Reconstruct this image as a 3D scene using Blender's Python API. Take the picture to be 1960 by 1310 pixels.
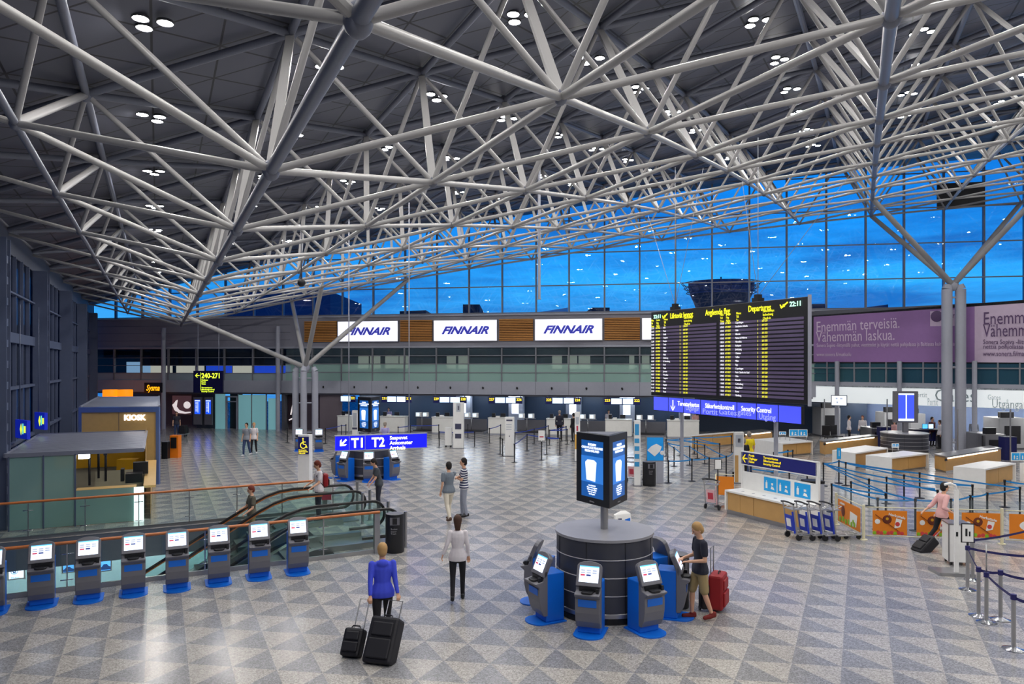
import bpy, bmesh, math, random
from mathutils import Vector as V, Matrix as M
random.seed(7)
for o in list(bpy.data.objects): bpy.data.objects.remove(o)
sc = bpy.context.scene
C = sc.collection
# ---------------------------------------------------------------- camera
F = 1400.0; CX = 980.0; HY = 698.0; H = 4.8
cd = bpy.data.cameras.new('camera'); cam = bpy.data.objects.new('camera', cd); C.objects.link(cam)
cam.location = (0, 0, H); cam.rotation_euler = (math.pi/2, 0, 0)
cd.sensor_fit = 'HORIZONTAL'; cd.sensor_width = 36; cd.lens = 36*F/1960
cd.shift_x = 0; cd.shift_y = (HY-655)/1960; cd.clip_end = 2000
sc.camera = cam
sc.view_settings.view_transform = 'Standard'; sc.view_settings.look = 'None'
sc.view_settings.exposure = 0.3; sc.view_settings.gamma = 1; sc.view_settings.use_curve_mapping = False
# ---------------------------------------------------------------- world: evening sky
w = bpy.data.worlds.new('evening_sky'); sc.world = w; w.use_nodes = True
nt = w.node_tree; N = nt.nodes; L = nt.links; N.clear()
tc = N.new('ShaderNodeTexCoord'); sep = N.new('ShaderNodeSeparateXYZ'); L.new(tc.outputs['Generated'], sep.inputs[0])
mr = N.new('ShaderNodeMapRange'); mr.inputs[1].default_value = 0.0; mr.inputs[2].default_value = 0.34
L.new(sep.outputs['Z'], mr.inputs[0])
cr = N.new('ShaderNodeValToRGB'); L.new(mr.outputs[0], cr.inputs[0])
cr.color_ramp.elements[0].position = 0.0; cr.color_ramp.elements[0].color = (.045, .22, .48, 1)
cr.color_ramp.elements[1].position = 1.0; cr.color_ramp.elements[1].color = (0, .085, .40, 1)
e_ = cr.color_ramp.elements.new(.3); e_.color = (.018, .27, .66, 1)
e_ = cr.color_ramp.elements.new(.6); e_.color = (.002, .17, .60, 1)
mp = N.new('ShaderNodeMapping'); mp.inputs['Scale'].default_value = (2.2, 2.2, 16); mp.inputs['Rotation'].default_value = (0, .12, 0)
L.new(tc.outputs['Generated'], mp.inputs[0])
nz = N.new('ShaderNodeTexNoise'); nz.inputs['Scale'].default_value = 1.6; nz.inputs['Detail'].default_value = 6; nz.inputs['Roughness'].default_value = .6
L.new(mp.outputs[0], nz.inputs[0])
cr2 = N.new('ShaderNodeValToRGB'); L.new(nz.outputs['Fac'], cr2.inputs[0])
cr2.color_ramp.elements[0].position = .38; cr2.color_ramp.elements[0].color = (0, 0, 0, 1)
cr2.color_ramp.elements[1].position = .62; cr2.color_ramp.elements[1].color = (.9, .9, .9, 1)
mx = N.new('ShaderNodeMixRGB'); L.new(cr2.outputs[0], mx.inputs[0]); L.new(cr.outputs[0], mx.inputs[1]); mx.inputs[2].default_value = (.006, .09, .34, 1)
bg = N.new('ShaderNodeBackground'); bg.inputs[1].default_value = 1.5
L.new(mx.outputs[0], bg.inputs[0]); wo = N.new('ShaderNodeOutputWorld'); L.new(bg.outputs[0], wo.inputs[0])
LAMP_E = 215.0     # radiance of the round downlight lenses (the hall's own lamps)
# ---------------------------------------------------------------- helpers
def fl(px, py, z=0.0):
    Y = F*(H-z)/(py-HY); return V(((px-CX)*Y/F, Y, z))
def at(px, py, Y): return V(((px-CX)*Y/F, Y, H-(py-HY)*Y/F))
WS = .19; WK = math.sqrt(1+WS*WS)
WU = V((1, -WS, 0))/WK; WN = V((-WS, -1, 0))/WK; WO = V((0, 50.4, 0))
def wall(px, py, off=0.0):           # a point on the back wall's plane, off metres in front of it
    Y = (50.4-off*WK)/(1+WS*(px-CX)/F); return at(px, py, Y)
def wl(px, py, off=0.0):
    p = wall(px, py, off); return ((p-WO).dot(WU), p.z)
WM = M.Translation(WO) @ M(((WU.x, -WN.x, 0, 0), (WU.y, -WN.y, 0, 0), (0, 0, 1, 0), (0, 0, 0, 1)))   # local x along, y away, z up
MATS = {}
def mat(name, col, rough=.5, metal=0.0, emit=0.0, var=.06, vscale=6.0, spec=None, coat=0, ecol=None, bump=0):
    if name in MATS: return MATS[name]
    m = bpy.data.materials.new(name); m.use_nodes = True; nt = m.node_tree; b = nt.nodes['Principled BSDF']
    b.inputs['Roughness'].default_value = rough; b.inputs['Metallic'].default_value = metal
    if spec is not None: b.inputs['Specular IOR Level'].default_value = spec
    if coat: b.inputs['Coat Weight'].default_value = coat
    if emit:
        b.inputs['Emission Color'].default_value = tuple(ecol or col)+(1,); b.inputs['Emission Strength'].default_value = emit
    b.inputs['Base Color'].default_value = tuple(col)+(1,)
    if var and not emit:
        t = nt.nodes.new('ShaderNodeTexCoord'); n = nt.nodes.new('ShaderNodeTexNoise'); n.inputs['Scale'].default_value = vscale; n.inputs['Detail'].default_value = 3
        r = nt.nodes.new('ShaderNodeMixRGB'); r.blend_type = 'MIX'
        r.inputs[1].default_value = tuple(c*(1-var) for c in col)+(1,); r.inputs[2].default_value = tuple(min(1, c*(1+var)) for c in col)+(1,)
        nt.links.new(t.outputs['Object'], n.inputs[0]); nt.links.new(n.outputs['Fac'], r.inputs[0]); nt.links.new(r.outputs[0], b.inputs['Base Color'])
        if bump:
            bp = nt.nodes.new('ShaderNodeBump'); bp.inputs['Strength'].default_value = bump; nt.links.new(n.outputs['Fac'], bp.inputs['Height']); nt.links.new(bp.outputs[0], b.inputs['Normal'])
    MATS[name] = m; return m
def srgb(r, g, b):
    f = lambda c: (c/255/12.92 if c <= 10 else ((c/255+.055)/1.055)**2.4)
    return (f(r), f(g), f(b))
def glass(name, tint=(.8, .95, .9), refl=1.0, rough=0.0, density=.12, frost=None):
    if name in MATS: return MATS[name]
    m = bpy.data.materials.new(name); m.use_nodes = True; nt = m.node_tree; nt.nodes.clear()
    o = nt.nodes.new('ShaderNodeOutputMaterial'); fr = nt.nodes.new('ShaderNodeFresnel'); fr.inputs[0].default_value = 1.5
    ml = nt.nodes.new('ShaderNodeMath'); ml.operation = 'MULTIPLY'; ml.inputs[1].default_value = refl; nt.links.new(fr.outputs[0], ml.inputs[0])
    tr = nt.nodes.new('ShaderNodeBsdfTransparent'); tr.inputs[0].default_value = tuple(tint)+(1,)
    gl = nt.nodes.new('ShaderNodeBsdfGlossy'); gl.inputs['Roughness'].default_value = rough
    base = tr
    if frost:
        df = nt.nodes.new('ShaderNodeBsdfDiffuse'); df.inputs[0].default_value = tuple(frost)+(1,)
        mm = nt.nodes.new('ShaderNodeMixShader'); mm.inputs[0].default_value = density
        nt.links.new(tr.outputs[0], mm.inputs[1]); nt.links.new(df.outputs[0], mm.inputs[2]); base = mm
    mi = nt.nodes.new('ShaderNodeMixShader'); nt.links.new(ml.outputs[0], mi.inputs[0]); nt.links.new(base.outputs[0], mi.inputs[1]); nt.links.new(gl.outputs[0], mi.inputs[2])
    nt.links.new(mi.outputs[0], o.inputs[0]); MATS[name] = m; return m
class MB:
    def __init__(s, T=None): s.v = []; s.f = []; s.m = []; s.sm = []; s.T = T or M()
    def add(s, vs, fs, mi=0, smooth=False, T=None):
        k = len(s.v); X = s.T @ T if T is not None else s.T
        s.v += [X @ V(p) for p in vs]; s.f += [[i+k for i in f] for f in fs]; s.m += [mi]*len(fs); s.sm += [smooth]*len(fs); return s
    def box(s, x0, x1, y0, y1, z0, z1, mi=0, T=None):
        return s.add([(x0,y0,z0),(x1,y0,z0),(x1,y1,z0),(x0,y1,z0),(x0,y0,z1),(x1,y0,z1),(x1,y1,z1),(x0,y1,z1)],
              [(0,3,2,1),(4,5,6,7),(0,1,5,4),(1,2,6,5),(2,3,7,6),(3,0,4,7)], mi, False, T)
    def quad(s, a, b, c, d, mi=0, T=None): return s.add([a,b,c,d], [(0,1,2,3)], mi, False, T)
    def poly(s, pts, mi=0, T=None): return s.add(pts, [tuple(range(len(pts)))], mi, False, T)
    def cyl(s, a, b, r, r2=None, n=12, mi=0, caps=True, T=None, sm=True):
        a = V(a); b = V(b); r2 = r if r2 is None else r2; d = (b-a).normalized()
        u = d.orthogonal().normalized(); w_ = d.cross(u)
        vs = []
        for k in range(n):
            t = 2*math.pi*k/n; q = u*math.cos(t)+w_*math.sin(t); vs += [a+q*r, b+q*r2]
        s.add(vs, [(2*k, 2*((k+1) % n), 2*((k+1) % n)+1, 2*k+1) for k in range(n)], mi, sm, T)
        if caps: s.add([vs[2*k] for k in range(n)], [tuple(reversed(range(n)))], mi, False, T); s.add([vs[2*k+1] for k in range(n)], [tuple(range(n))], mi, False, T)
        return s
    def bar(s, a, b, w_=.04, h=.04, mi=0, up=(0,0,1), T=None):    # square bar
        a = V(a); b = V(b); d = (b-a).normalized(); x = d.cross(V(up))
        if x.length < 1e-4: x = V((1,0,0))
        x.normalize(); z = x.cross(d); x *= w_/2; z *= h/2
        return s.add([a-x-z,a+x-z,a+x+z,a-x+z,b-x-z,b+x-z,b+x+z,b-x+z], [(0,1,2,3),(7,6,5,4),(0,4,5,1),(1,5,6,2),(2,6,7,3),(3,7,4,0)], mi, False, T)
    def tube(s, pts, r, n=8, mi=0, T=None, close=False):
        pts = [V(p) for p in pts]; m_ = len(pts); vs = []; u = None
        for i, p in enumerate(pts):
            d = (pts[min(i+1, m_-1)]-pts[max(i-1, 0)]).normalized()
            if u is None: u = d.orthogonal().normalized()
            u = (u-d*u.dot(d)).normalized(); w_ = d.cross(u)
            rr = r[i] if isinstance(r, (list, tuple)) else r
            vs += [p+(u*math.cos(2*math.pi*k/n)+w_*math.sin(2*math.pi*k/n))*rr for k in range(n)]
        fs = [(i*n+k, i*n+(k+1) % n, (i+1)*n+(k+1) % n, (i+1)*n+k) for i in range(m_-1) for k in range(n)]
        s.add(vs, fs, mi, True, T)
        s.add(vs[:n], [tuple(reversed(range(n)))], mi, False, T); s.add(vs[-n:], [tuple(range(n))], mi, False, T)
        return s
    def ext(s, prof, x0, x1, mi=0, T=None, sm=False):   # profile of (y,z), extruded along x
        n = len(prof); vs = [(x0, y, z) for y, z in prof]+[(x1, y, z) for y, z in prof]
        s.add(vs, [(k, (k+1) % n, (k+1) % n+n, k+n) for k in range(n)], mi, sm, T)
        s.add(vs[:n], [tuple(reversed(range(n)))], mi, False, T); return s.add(vs[n:], [tuple(range(n))], mi, False, T)
    def ezt(s, prof, z0, z1, mi=0, T=None, sm=False):   # profile of (x,y), extruded along z
        n = len(prof); vs = [(x, y, z0) for x, y in prof]+[(x, y, z1) for x, y in prof]
        s.add(vs, [(k, (k+1) % n, (k+1) % n+n, k+n) for k in range(n)], mi, sm, T)
        s.add(vs[:n], [tuple(reversed(range(n)))], mi, False, T); return s.add(vs[n:], [tuple(range(n))], mi, False, T)
    def lathe(s, prof, n=24, mi=0, T=None, c=(0,0,0)):   # (r,z)
        vs = []
        for r, z in prof: vs += [(c[0]+r*math.cos(2*math.pi*k/n), c[1]+r*math.sin(2*math.pi*k/n), c[2]+z) for k in range(n)]
        fs = [(i*n+k, i*n+(k+1) % n, (i+1)*n+(k+1) % n, (i+1)*n+k) for i in range(len(prof)-1) for k in range(n)]
        s.add(vs, fs, mi, True, T)
        if prof[0][0] > 1e-4: s.add(vs[:n], [tuple(reversed(range(n)))], mi, False, T)
        if prof[-1][0] > 1e-4: s.add(vs[-n:], [tuple(range(n))], mi, False, T)
        return s
    def ball(s, c, r, n=10, mi=0, T=None, sc_=(1,1,1)):
        m_ = n//2+1; vs = []
        for i in range(m_+1):
            a = math.pi*i/m_
            vs += [(c[0]+sc_[0]*r*math.sin(a)*math.cos(2*math.pi*k/n), c[1]+sc_[1]*r*math.sin(a)*math.sin(2*math.pi*k/n), c[2]+sc_[2]*r*math.cos(a)) for k in range(n)]
        return s.add(vs, [(i*n+k, (i+1)*n+k, (i+1)*n+(k+1) % n, i*n+(k+1) % n) for i in range(m_) for k in range(n)], mi, True, T)
    def build(s, name, mats, parent=None, bevel=0):
        me = bpy.data.meshes.new(name); me.from_pydata(s.v, [], s.f)
        if not isinstance(mats, (list, tuple)): mats = [mats]
        for m_ in mats: me.materials.append(m_)
        me.polygons.foreach_set('material_index', s.m); me.polygons.foreach_set('use_smooth', s.sm)
        bm = bmesh.new(); bm.from_mesh(me); bmesh.ops.remove_doubles(bm, verts=bm.verts, dist=1e-5)
        bmesh.ops.recalc_face_normals(bm, faces=bm.faces)
        for e in bm.edges:
            if len(e.link_faces) == 2 and e.calc_face_angle(0) > .6: e.smooth = False
        bm.to_mesh(me); bm.free()
        o = bpy.data.objects.new(name, me); C.objects.link(o)
        if parent is not None: o.parent = parent
        if bevel:
            b = o.modifiers.new('bevel', 'BEVEL'); b.width = bevel; b.segments = 2; b.limit_method = 'ANGLE'
        return o
def tag(o, label=None, cat=None, group=None, kind=None):
    if label: o['label'] = label
    if cat: o['category'] = cat
    if group: o['group'] = group
    if kind: o['kind'] = kind
    return o
def empty(name, loc, rz=0.0, label=None, cat=None, group=None, kind=None):
    o = bpy.data.objects.new(name, None); C.objects.link(o); o.location = loc; o.rotation_euler = (0, 0, rz); o.empty_display_size = .2
    return tag(o, label, cat, group, kind)
def st(o): o['kind'] = 'structure'; return o
def copy_thing(root, loc, rz, label, group=None):
    r = root.copy(); C.objects.link(r); r.location = loc; r.rotation_euler = (0, 0, rz); r['label'] = label
    if group: r['group'] = group
    for ch in list(root.children):
        c = ch.copy(); C.objects.link(c); c.parent = r
        for g in list(ch.children):
            d = g.copy(); C.objects.link(d); d.parent = c
    return r
SC2 = bpy.data.scenes.new('workbench'); VL2 = SC2.view_layers[0]     # small scratch scene for turning writing into meshes, removed at the end
def text(s, name, m_, parent, T, width=None, size=1.0, align='LEFT', shear=0, bold=0, ext=.004, line=1.0):
    cu = bpy.data.curves.new('t', 'FONT'); cu.body = s; cu.size = size; cu.align_x = align; cu.shear = shear; cu.offset = bold; cu.extrude = ext; cu.space_line = line
    cu.resolution_u = 2
    t = bpy.data.objects.new('t', cu); SC2.collection.objects.link(t); VL2.update()
    me = bpy.data.meshes.new_from_object(t.evaluated_get(VL2.depsgraph)); me.name = name
    bpy.data.objects.remove(t)
    xs = [v.co.x for v in me.vertices] or [0, 1]; k = 1.0
    if width: k = width/max(1e-6, max(xs)-min(xs))
    me.transform(T @ M.Diagonal((k, 1 if width else 1, 1, 1)))
    me.materials.clear(); me.materials.append(m_)
    o = bpy.data.objects.new(name, me); C.objects.link(o); o.parent = parent; return o
def FT(x, y, z, rz=0.0, tilt=0.0):   # frame for writing on a face that looks to local -y
    return M.Translation((x, y, z)) @ M.Rotation(rz, 4, 'Z') @ M.Rotation(math.pi/2+tilt, 4, 'X')
ORD = ['first','second','third','fourth','fifth','sixth','seventh','eighth','ninth','tenth','eleventh','twelfth','thirteenth','fourteenth','fifteenth','sixteenth']
# ---------------------------------------------------------------- common materials
m_steel = mat('painted_grey_steel', srgb(164,163,163), .34, .0, var=.05)
m_steel_dark = mat('dark_painted_steel', srgb(118,122,136), .38, .1)
m_dark = mat('dark_grey_panel', srgb(92,94,104), .5)
m_fascia = mat('fascia_grey', srgb(168,171,184), .45)
m_black = mat('black_plastic', srgb(26,27,32), .4)
m_white = mat('white_laminate', srgb(244,244,242), .35)
m_wood = mat('light_oak', srgb(206,162,100), .45, var=.12, vscale=3)
m_inox = mat('brushed_steel', srgb(176,176,178), .3, .9)
m_chrome = mat('chrome', srgb(205,207,212), .15, 1.0)
m_blue = mat('kiosk_blue', srgb(8,108,218), .4)
m_kgrey = mat('kiosk_grey', srgb(112,112,120), .4)
m_belt_b = mat('light_blue_belt', srgb(30,140,215), .6)
m_belt_n = mat('navy_belt', srgb(40,70,170), .6)
m_belt_k = mat('dark_navy_belt', srgb(34,32,96), .6)
m_rail = mat('handrail_wood', srgb(190,112,60), .35, var=.15)
m_rubber = mat('black_rubber', srgb(20,20,22), .35)
m_glass = glass('clear_green_glass', (.84,.95,.92), 1.0)
m_sw = mat('screen_white', srgb(225,236,250), .3, emit=1.0)
m_sb = mat('screen_blue', srgb(60,80,235), .3, emit=.9)
m_txt_y = mat('yellow_letters', srgb(250,225,60), .5, emit=1.0)
m_txt_w = mat('white_letters', srgb(245,245,248), .5, emit=.9)
m_txt_k = mat('dark_letters', srgb(50,52,60), .5, var=0)
m_navy = mat('navy_sign', srgb(24,32,120), .4)
# ================================================================ SETTING
D1 = V((-2.242, 4.635, 0)); EE = V((4.164, -.662, 0)); RO = V((-23.68, 52.34, 0)); RS = .94
u2 = V((.882, .471, 0)); n2 = V((.471, -.882, 0)); WE = V((-6.08, 23.86, 0))     # escalator well frame: a along u2, b along n2
def wp(a, b, z=0.0): p = WE+u2*a+n2*b; return V((p.x, p.y, z))
ETM = M.Translation(WE) @ M(((u2.x, -n2.x, 0, 0), (u2.y, -n2.y, 0, 0), (0, 0, 1, 0), (0, 0, 0, 1)))    # local x = a, y = -b
# floor with opening
m = bpy.data.materials.new('terrazzo_triangles'); m.use_nodes = True; nt = m.node_tree; b = nt.nodes['Principled BSDF']
ex, ey = EE.x/5.56, EE.y/5.56; dx, dy = D1.x/5.53, D1.y/5.53; det = ex*dy-ey*dx
o0 = fl(858.4, 1199.3)
g = nt.nodes.new('ShaderNodeNewGeometry'); sp = nt.nodes.new('ShaderNodeSeparateXYZ'); nt.links.new(g.outputs['Position'], sp.inputs[0])
def mth(op, a, b_=None, c=None):
    n = nt.nodes.new('ShaderNodeMath'); n.operation = op
    for i, x in enumerate((a, b_, c)):
        if x is None: continue
        if isinstance(x, (int, float)): n.inputs[i].default_value = x
        else: nt.links.new(x, n.inputs[i])
    return n.outputs[0]
X = mth('SUBTRACT', sp.outputs[0], o0.x); Yn = mth('SUBTRACT', sp.outputs[1], o0.y)
U = mth('ADD', mth('MULTIPLY', X, dy/det), mth('MULTIPLY', Yn, -dx/det))
W = mth('ADD', mth('MULTIPLY', X, -ey/det), mth('MULTIPLY', Yn, ex/det))
fu = mth('FRACT', U); fw = mth('FRACT', W)
tri = mth('GREATER_THAN', fu, fw)
nz = nt.nodes.new('ShaderNodeTexVoronoi'); nz.inputs['Scale'].default_value = 52; nt.links.new(g.outputs['Position'], nz.inputs['Vector'])
sepc = nt.nodes.new('ShaderNodeSeparateColor'); nt.links.new(nz.outputs['Color'], sepc.inputs[0])
nz2 = nt.nodes.new('ShaderNodeTexNoise'); nz2.inputs['Scale'].default_value = .5; nt.links.new(g.outputs['Position'], nz2.inputs['Vector'])
wn = nt.nodes.new('ShaderNodeTexWhiteNoise'); wn.noise_dimensions = '3D'
cmb = nt.nodes.new('ShaderNodeCombineXYZ'); nt.links.new(mth('FLOOR', U), cmb.inputs[0]); nt.links.new(mth('FLOOR', W), cmb.inputs[1]); nt.links.new(tri, cmb.inputs[2]); nt.links.new(cmb.outputs[0], wn.inputs[0])
mixc = nt.nodes.new('ShaderNodeMixRGB'); mixc.inputs[1].default_value = srgb(170,166,161)+(1,); mixc.inputs[2].default_value = srgb(138,138,141)+(1,); nt.links.new(tri, mixc.inputs[0])
val = mth('ADD', mth('MULTIPLY', sepc.outputs[0], .7), mth('ADD', .56, mth('ADD', mth('MULTIPLY', wn.outputs[0], .1), mth('MULTIPLY', nz2.outputs[0], .06))))
vm = nt.nodes.new('ShaderNodeVectorMath'); vm.operation = 'SCALE'; nt.links.new(mixc.outputs[0], vm.inputs[0]); nt.links.new(val, vm.inputs['Scale'])
nt.links.new(vm.outputs[0], b.inputs['Base Color']); b.inputs['Roughness'].default_value = .21; b.inputs['Specular IOR Level'].default_value = .5
m_floor = m
mb = MB()
A0, A1, B0, B1 = -17.0, -1.1, .12, 5.72
def q(a0, a1, b0, b1): mb.quad(wp(a0, b0), wp(a1, b0), wp(a1, b1), wp(a0, b1))
q(-70, 70, B1, 60); q(-70, 70, -75, B0); q(A1, 70, B0, B1); q(-70, A0, B0, B1)
st(mb.build('floor', m_floor))
# floor slab edge around the opening and the hall below
m_slab = mat('slab_edge_grey', srgb(96,104,116), .4)
mb = MB(ETM)
mb.box(A0, A1, -B0, -B0+.25, -.8, -.01); mb.box(A0, A1, -B1-.25, -B1, -.8, -.01); mb.box(A1, A1+.25, -B1, -B0, -.8, -.01); mb.box(A0-.25, A0, -B1, -B0, -.8, -.01)
st(mb.build('trim_1', m_slab))
m_lowfloor = mat('lower_floor_grey', srgb(190,198,200), .25)
m_lowwall = mat('lower_wall_grey', srgb(130,158,164), .35)
LZ = -4.6
mb = MB(ETM); mb.box(-40, 6, -14, 14, LZ-.1, LZ); st(mb.build('floor', m_lowfloor))
mb = MB(ETM); mb.box(-40, 6, 8, 8.3, LZ, -.3); mb.box(6, 6.3, -14, 8, LZ, -.3); mb.box(-40, 6, -14.3, -14, LZ, -.3); st(mb.build('wall_lower', m_lowwall))
mb = MB(ETM); mb.box(A0-.25, 6, -B0+.25, 8, -.8, -.75); mb.box(A0-.25, 6, -14, -B1-.25, -.8, -.75); mb.box(-40, A0-.25, -14, 8, -.8, -.75); st(mb.build('ceiling_lower', mat('lower_ceiling', srgb(120,124,130), .6)))
# ---------------------------------------------------------------- roof space frame
gB = {-1:3.964,0:3.0,1:3.87,2:4.706,3:5.45,4:6.169,5:6.839,6:7.404,7:8.003,8:8.52,9:8.948,10:9.351,11:9.747,12:10.054,13:10.303}
for i in range(14, 19): gB[i] = gB[i-1]+max(.05, .22-.02*(i-14))
gT = {-2:4.65,-1:5.567,0:6.501,1:7.387,2:8.231,3:8.984}
for i in range(4, 19): gT[i] = gB[i]+3.52
JN = -16
def bn(i, j): p = RO+EE*i+D1*j; return V((p.x, p.y, H+gB[i]*RS))
def tn(i, j): p = RO+EE*(i+.21)+D1*(j+.65); return V((p.x, p.y, H+gT[i]*RS))
def okY(p): return -9 < p.y and p.x < 46
def proj(p): return (CX+F*p.x/p.y, HY-F*(p.z-H)/p.y) if p.y > .3 else None
def score(a, b):
    best = 0
    ps = [proj(a.lerp(b, t/8)) for t in range(9)]; tot = 0
    for k in range(8):
        if ps[k] and ps[k+1]:
            mx_ = (ps[k][0]+ps[k+1][0])/2; my_ = (ps[k][1]+ps[k+1][1])/2
            if -5 < mx_ < 1965 and -5 < my_ < 1310: tot += math.hypot(ps[k][0]-ps[k+1][0], ps[k][1]-ps[k+1][1])/max(.5, a.lerp(b, k/8).y)
    return tot
sf = empty('space_frame_roof', (0, 40, 0), 0, 'triangulated grey steel tube space frame spanning the whole hall under the dark ceiling', 'roof truss')
cyl = bpy.data.meshes.new('tube'); _mb = MB(); _mb.cyl((0,0,-.5), (0,0,.5), 1, n=14); _o = _mb.build('tube', m_steel); UC = _o.data; bpy.data.objects.remove(_o)
_mb = MB(); _mb.cyl((0,0,-.5), (0,0,.5), 1, n=14); _o = _mb.build('tube', m_steel_dark); UCD = _o.data; bpy.data.objects.remove(_o)
_mb = MB(); _mb.box(-1,1,-.45,.45,-.5,.5); _o = _mb.build('bar', m_steel); UBX = _o.data; bpy.data.objects.remove(_o)
def member(name, a, b, r, me):
    o = bpy.data.objects.new(name, me); C.objects.link(o); d = b-a; L_ = d.length
    o.parent = sf; q_ = d.to_track_quat('Z', 'Y'); mid = (a+b)/2-V((0, 40, 0))
    o.matrix_local = M.Translation(mid) @ q_.to_matrix().to_4x4() @ M.Diagonal((r, r, L_, 1))
    return o
bot, top, web = [], [], []
IR = range(-1, 19); 
for i in IR:
    for j in range(JN-i//2-3, 1):
        p = bn(i, j)
        if not okY(p): continue
        thick = .085 if i == 0 else .058
        if j < 0: bot.append((p, bn(i, j+1), thick, UCD if i in (0, -1) else UC))
        if i+1 in gB: bot.append((p, bn(i+1, j), .056, UC))
        if i+1 in gB and j < 0: bot.append((p, bn(i+1, j+1), .09 if i-j == 11 else .058, UCD if i-j == 11 else UC))
        for k, (ti, tj) in enumerate(((i, j), (i, j-1), (i-1, j-1))):
            if tj > -1 or ti not in gT: continue
            t = tn(ti, tj)
            if okY(t): web.append((p, t, .075 if k == 0 else .052, UBX if k == 0 and i > -1 else UC))
for i in range(-2, 18):
    for j in range(JN-i//2-3, 0):
        p = tn(i, j)
        if not okY(p): continue
        if j < -1: top.append((p, tn(i, j+1), .075, UCD))
        if i < 17: top.append((p, tn(i+1, j), .075, UCD))
        if i < 17 and j < -1: top.append((p, tn(i+1, j+1), .075, UCD))
def emit_members(lst, name, rest):
    lst.sort(key=lambda t: -score(t[0], t[1])*t[2])
    for a, b, r, me in lst[:100]: member(name, a, b, r, me)
    mb = MB(M.Translation((0, -40, 0)))
    for a, b, r, me in lst[100:]:
        if me is UBX: mb.bar(a, b, r*1.8, r*.8, mi=0)
        else: mb.cyl(a, b, r, n=8, caps=False, mi=1 if me is UCD else 0)
    tag(mb.build(rest, [m_steel, m_steel_dark], sf), kind='stuff')
emit_members(bot, 'bottom_chord', 'bottom_chords'); emit_members(web, 'web_strut', 'web_struts'); emit_members(top, 'top_chord', 'top_chords')
nodes = [(bn(i, j), .13 if i == 0 or i-j == 11 else .095) for i in IR for j in range(JN-i//2-3, 1) if okY(bn(i, j))]
nodes += [(tn(i, j), .13) for i in range(-2, 18) for j in range(JN-i//2-3, 0) if okY(tn(i, j))]
nodes.sort(key=lambda t: -score(t[0]-V((.1,0,0)), t[0]+V((.1,0,0))))
_mb = MB(); _mb.ball((0,0,0), 1, 12); _o = _mb.build('node', m_steel_dark); UN = _o.data; bpy.data.objects.remove(_o)
for p, r in nodes[:100]:
    o = bpy.data.objects.new('joint_node', UN); C.objects.link(o); o.parent = sf; o.location = p-V((0, 40, 0)); o.scale = (r, r, r*1.2)
mb = MB(M.Translation((0, -40, 0)))
for p, r in nodes[100:]: mb.ball(p, r, 6)
tag(mb.build('joint_nodes', m_steel_dark, sf), kind='stuff')
# ---------------------------------------------------------------- ceiling
m = bpy.data.materials.new('ceiling_panels'); m.use_nodes = True; nt = m.node_tree; b = nt.nodes['Principled BSDF']
g = nt.nodes.new('ShaderNodeNewGeometry'); sp = nt.nodes.new('ShaderNodeSeparateXYZ'); nt.links.new(g.outputs['Position'], sp.inputs[0])
det = (EE.x*D1.y-EE.y*D1.x); t0 = tn(0, 0)
X = mth('SUBTRACT', sp.outputs[0], t0.x); Yn = mth('SUBTRACT', sp.outputs[1], t0.y)
U = mth('MULTIPLY', mth('ADD', mth('MULTIPLY', X, D1.y/det), mth('MULTIPLY', Yn, -D1.x/det)), 3)
W = mth('MULTIPLY', mth('ADD', mth('MULTIPLY', X, -EE.y/det), mth('MULTIPLY', Yn, EE.x/det)), 3)
def ln(a, w_): return mth('LESS_THAN', mth('ABSOLUTE', mth('SUBTRACT', mth('FRACT', mth('ADD', a, .5)), .5)), w_)
lines = mth('MAXIMUM', ln(mth('SUBTRACT', U, W), 0.018), mth('MAXIMUM', ln(U, 0.018), ln(W, 0.018)))
mixc = nt.nodes.new('ShaderNodeMixRGB'); mixc.inputs[1].default_value = srgb(98,100,114)+(1,); mixc.inputs[2].default_value = srgb(34,34,42)+(1,); nt.links.new(lines, mixc.inputs[0])
nt.links.new(mixc.outputs[0], b.inputs['Base Color']); b.inputs['Roughness'].default_value = .45
mb = MB()
ce = []
for i in range(-2, 18):
    row = []
    for j in (-30, -20, -12, -6, 0):
        p = RO+EE*(i+.21)+D1*(j+.65); row.append((p.x, p.y, H+gT[i]*RS+.16))
    ce.append(row)
for i in range(len(ce)-1):
    for j in range(4): mb.quad(ce[i][j], ce[i+1][j], ce[i+1][j+1], ce[i][j+1])
st(mb.build('ceiling', m))
# round downlights: clusters of three lamps hanging just under the ceiling
m_lens = mat('downlight_lens', (1, .97, .93), .5, emit=LAMP_E)
m_house = mat('downlight_housing', srgb(70,70,76), .4)
def mk_light():
    r = empty('ceiling_light', (0,0,0))
    for k, (x, y) in enumerate(((-.17,-.1), (.19,-.08), (-.14,.25))):
        h_ = MB(); h_.lathe([(.135,.035),(.145,0),(.13,-.012),(.12,0)], 14, c=(x,y,0)); ho = h_.build('lamp_housing', m_house, r)
        l_ = MB(); l_.poly([(x+.118*math.cos(-2*math.pi*q_/10), y+.118*math.sin(-2*math.pi*q_/10), -.006) for q_ in range(10)]); l_.build('lens', m_lens, ho)
    return r
proto = None; seqs = {}
for i in range(-1, 16):
    for j in range(-22, -1):
        if i > 8 and (i+j) % 2: continue  # full rows right of centre include lamps added to brighten that side
        c = RO+EE*(i+.55)+D1*(j+.23)
        if c.y < -6 or c.y > 50 or c.x > 40: continue
        zc = H+(gT[i]*.65+gT[i+1]*.35)*RS+.06
        seqs.setdefault(i, []).append((c.y, V((c.x, c.y, zc))))
ORD2 = ORD+['seventeenth','eighteenth','nineteenth','twentieth']
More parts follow.
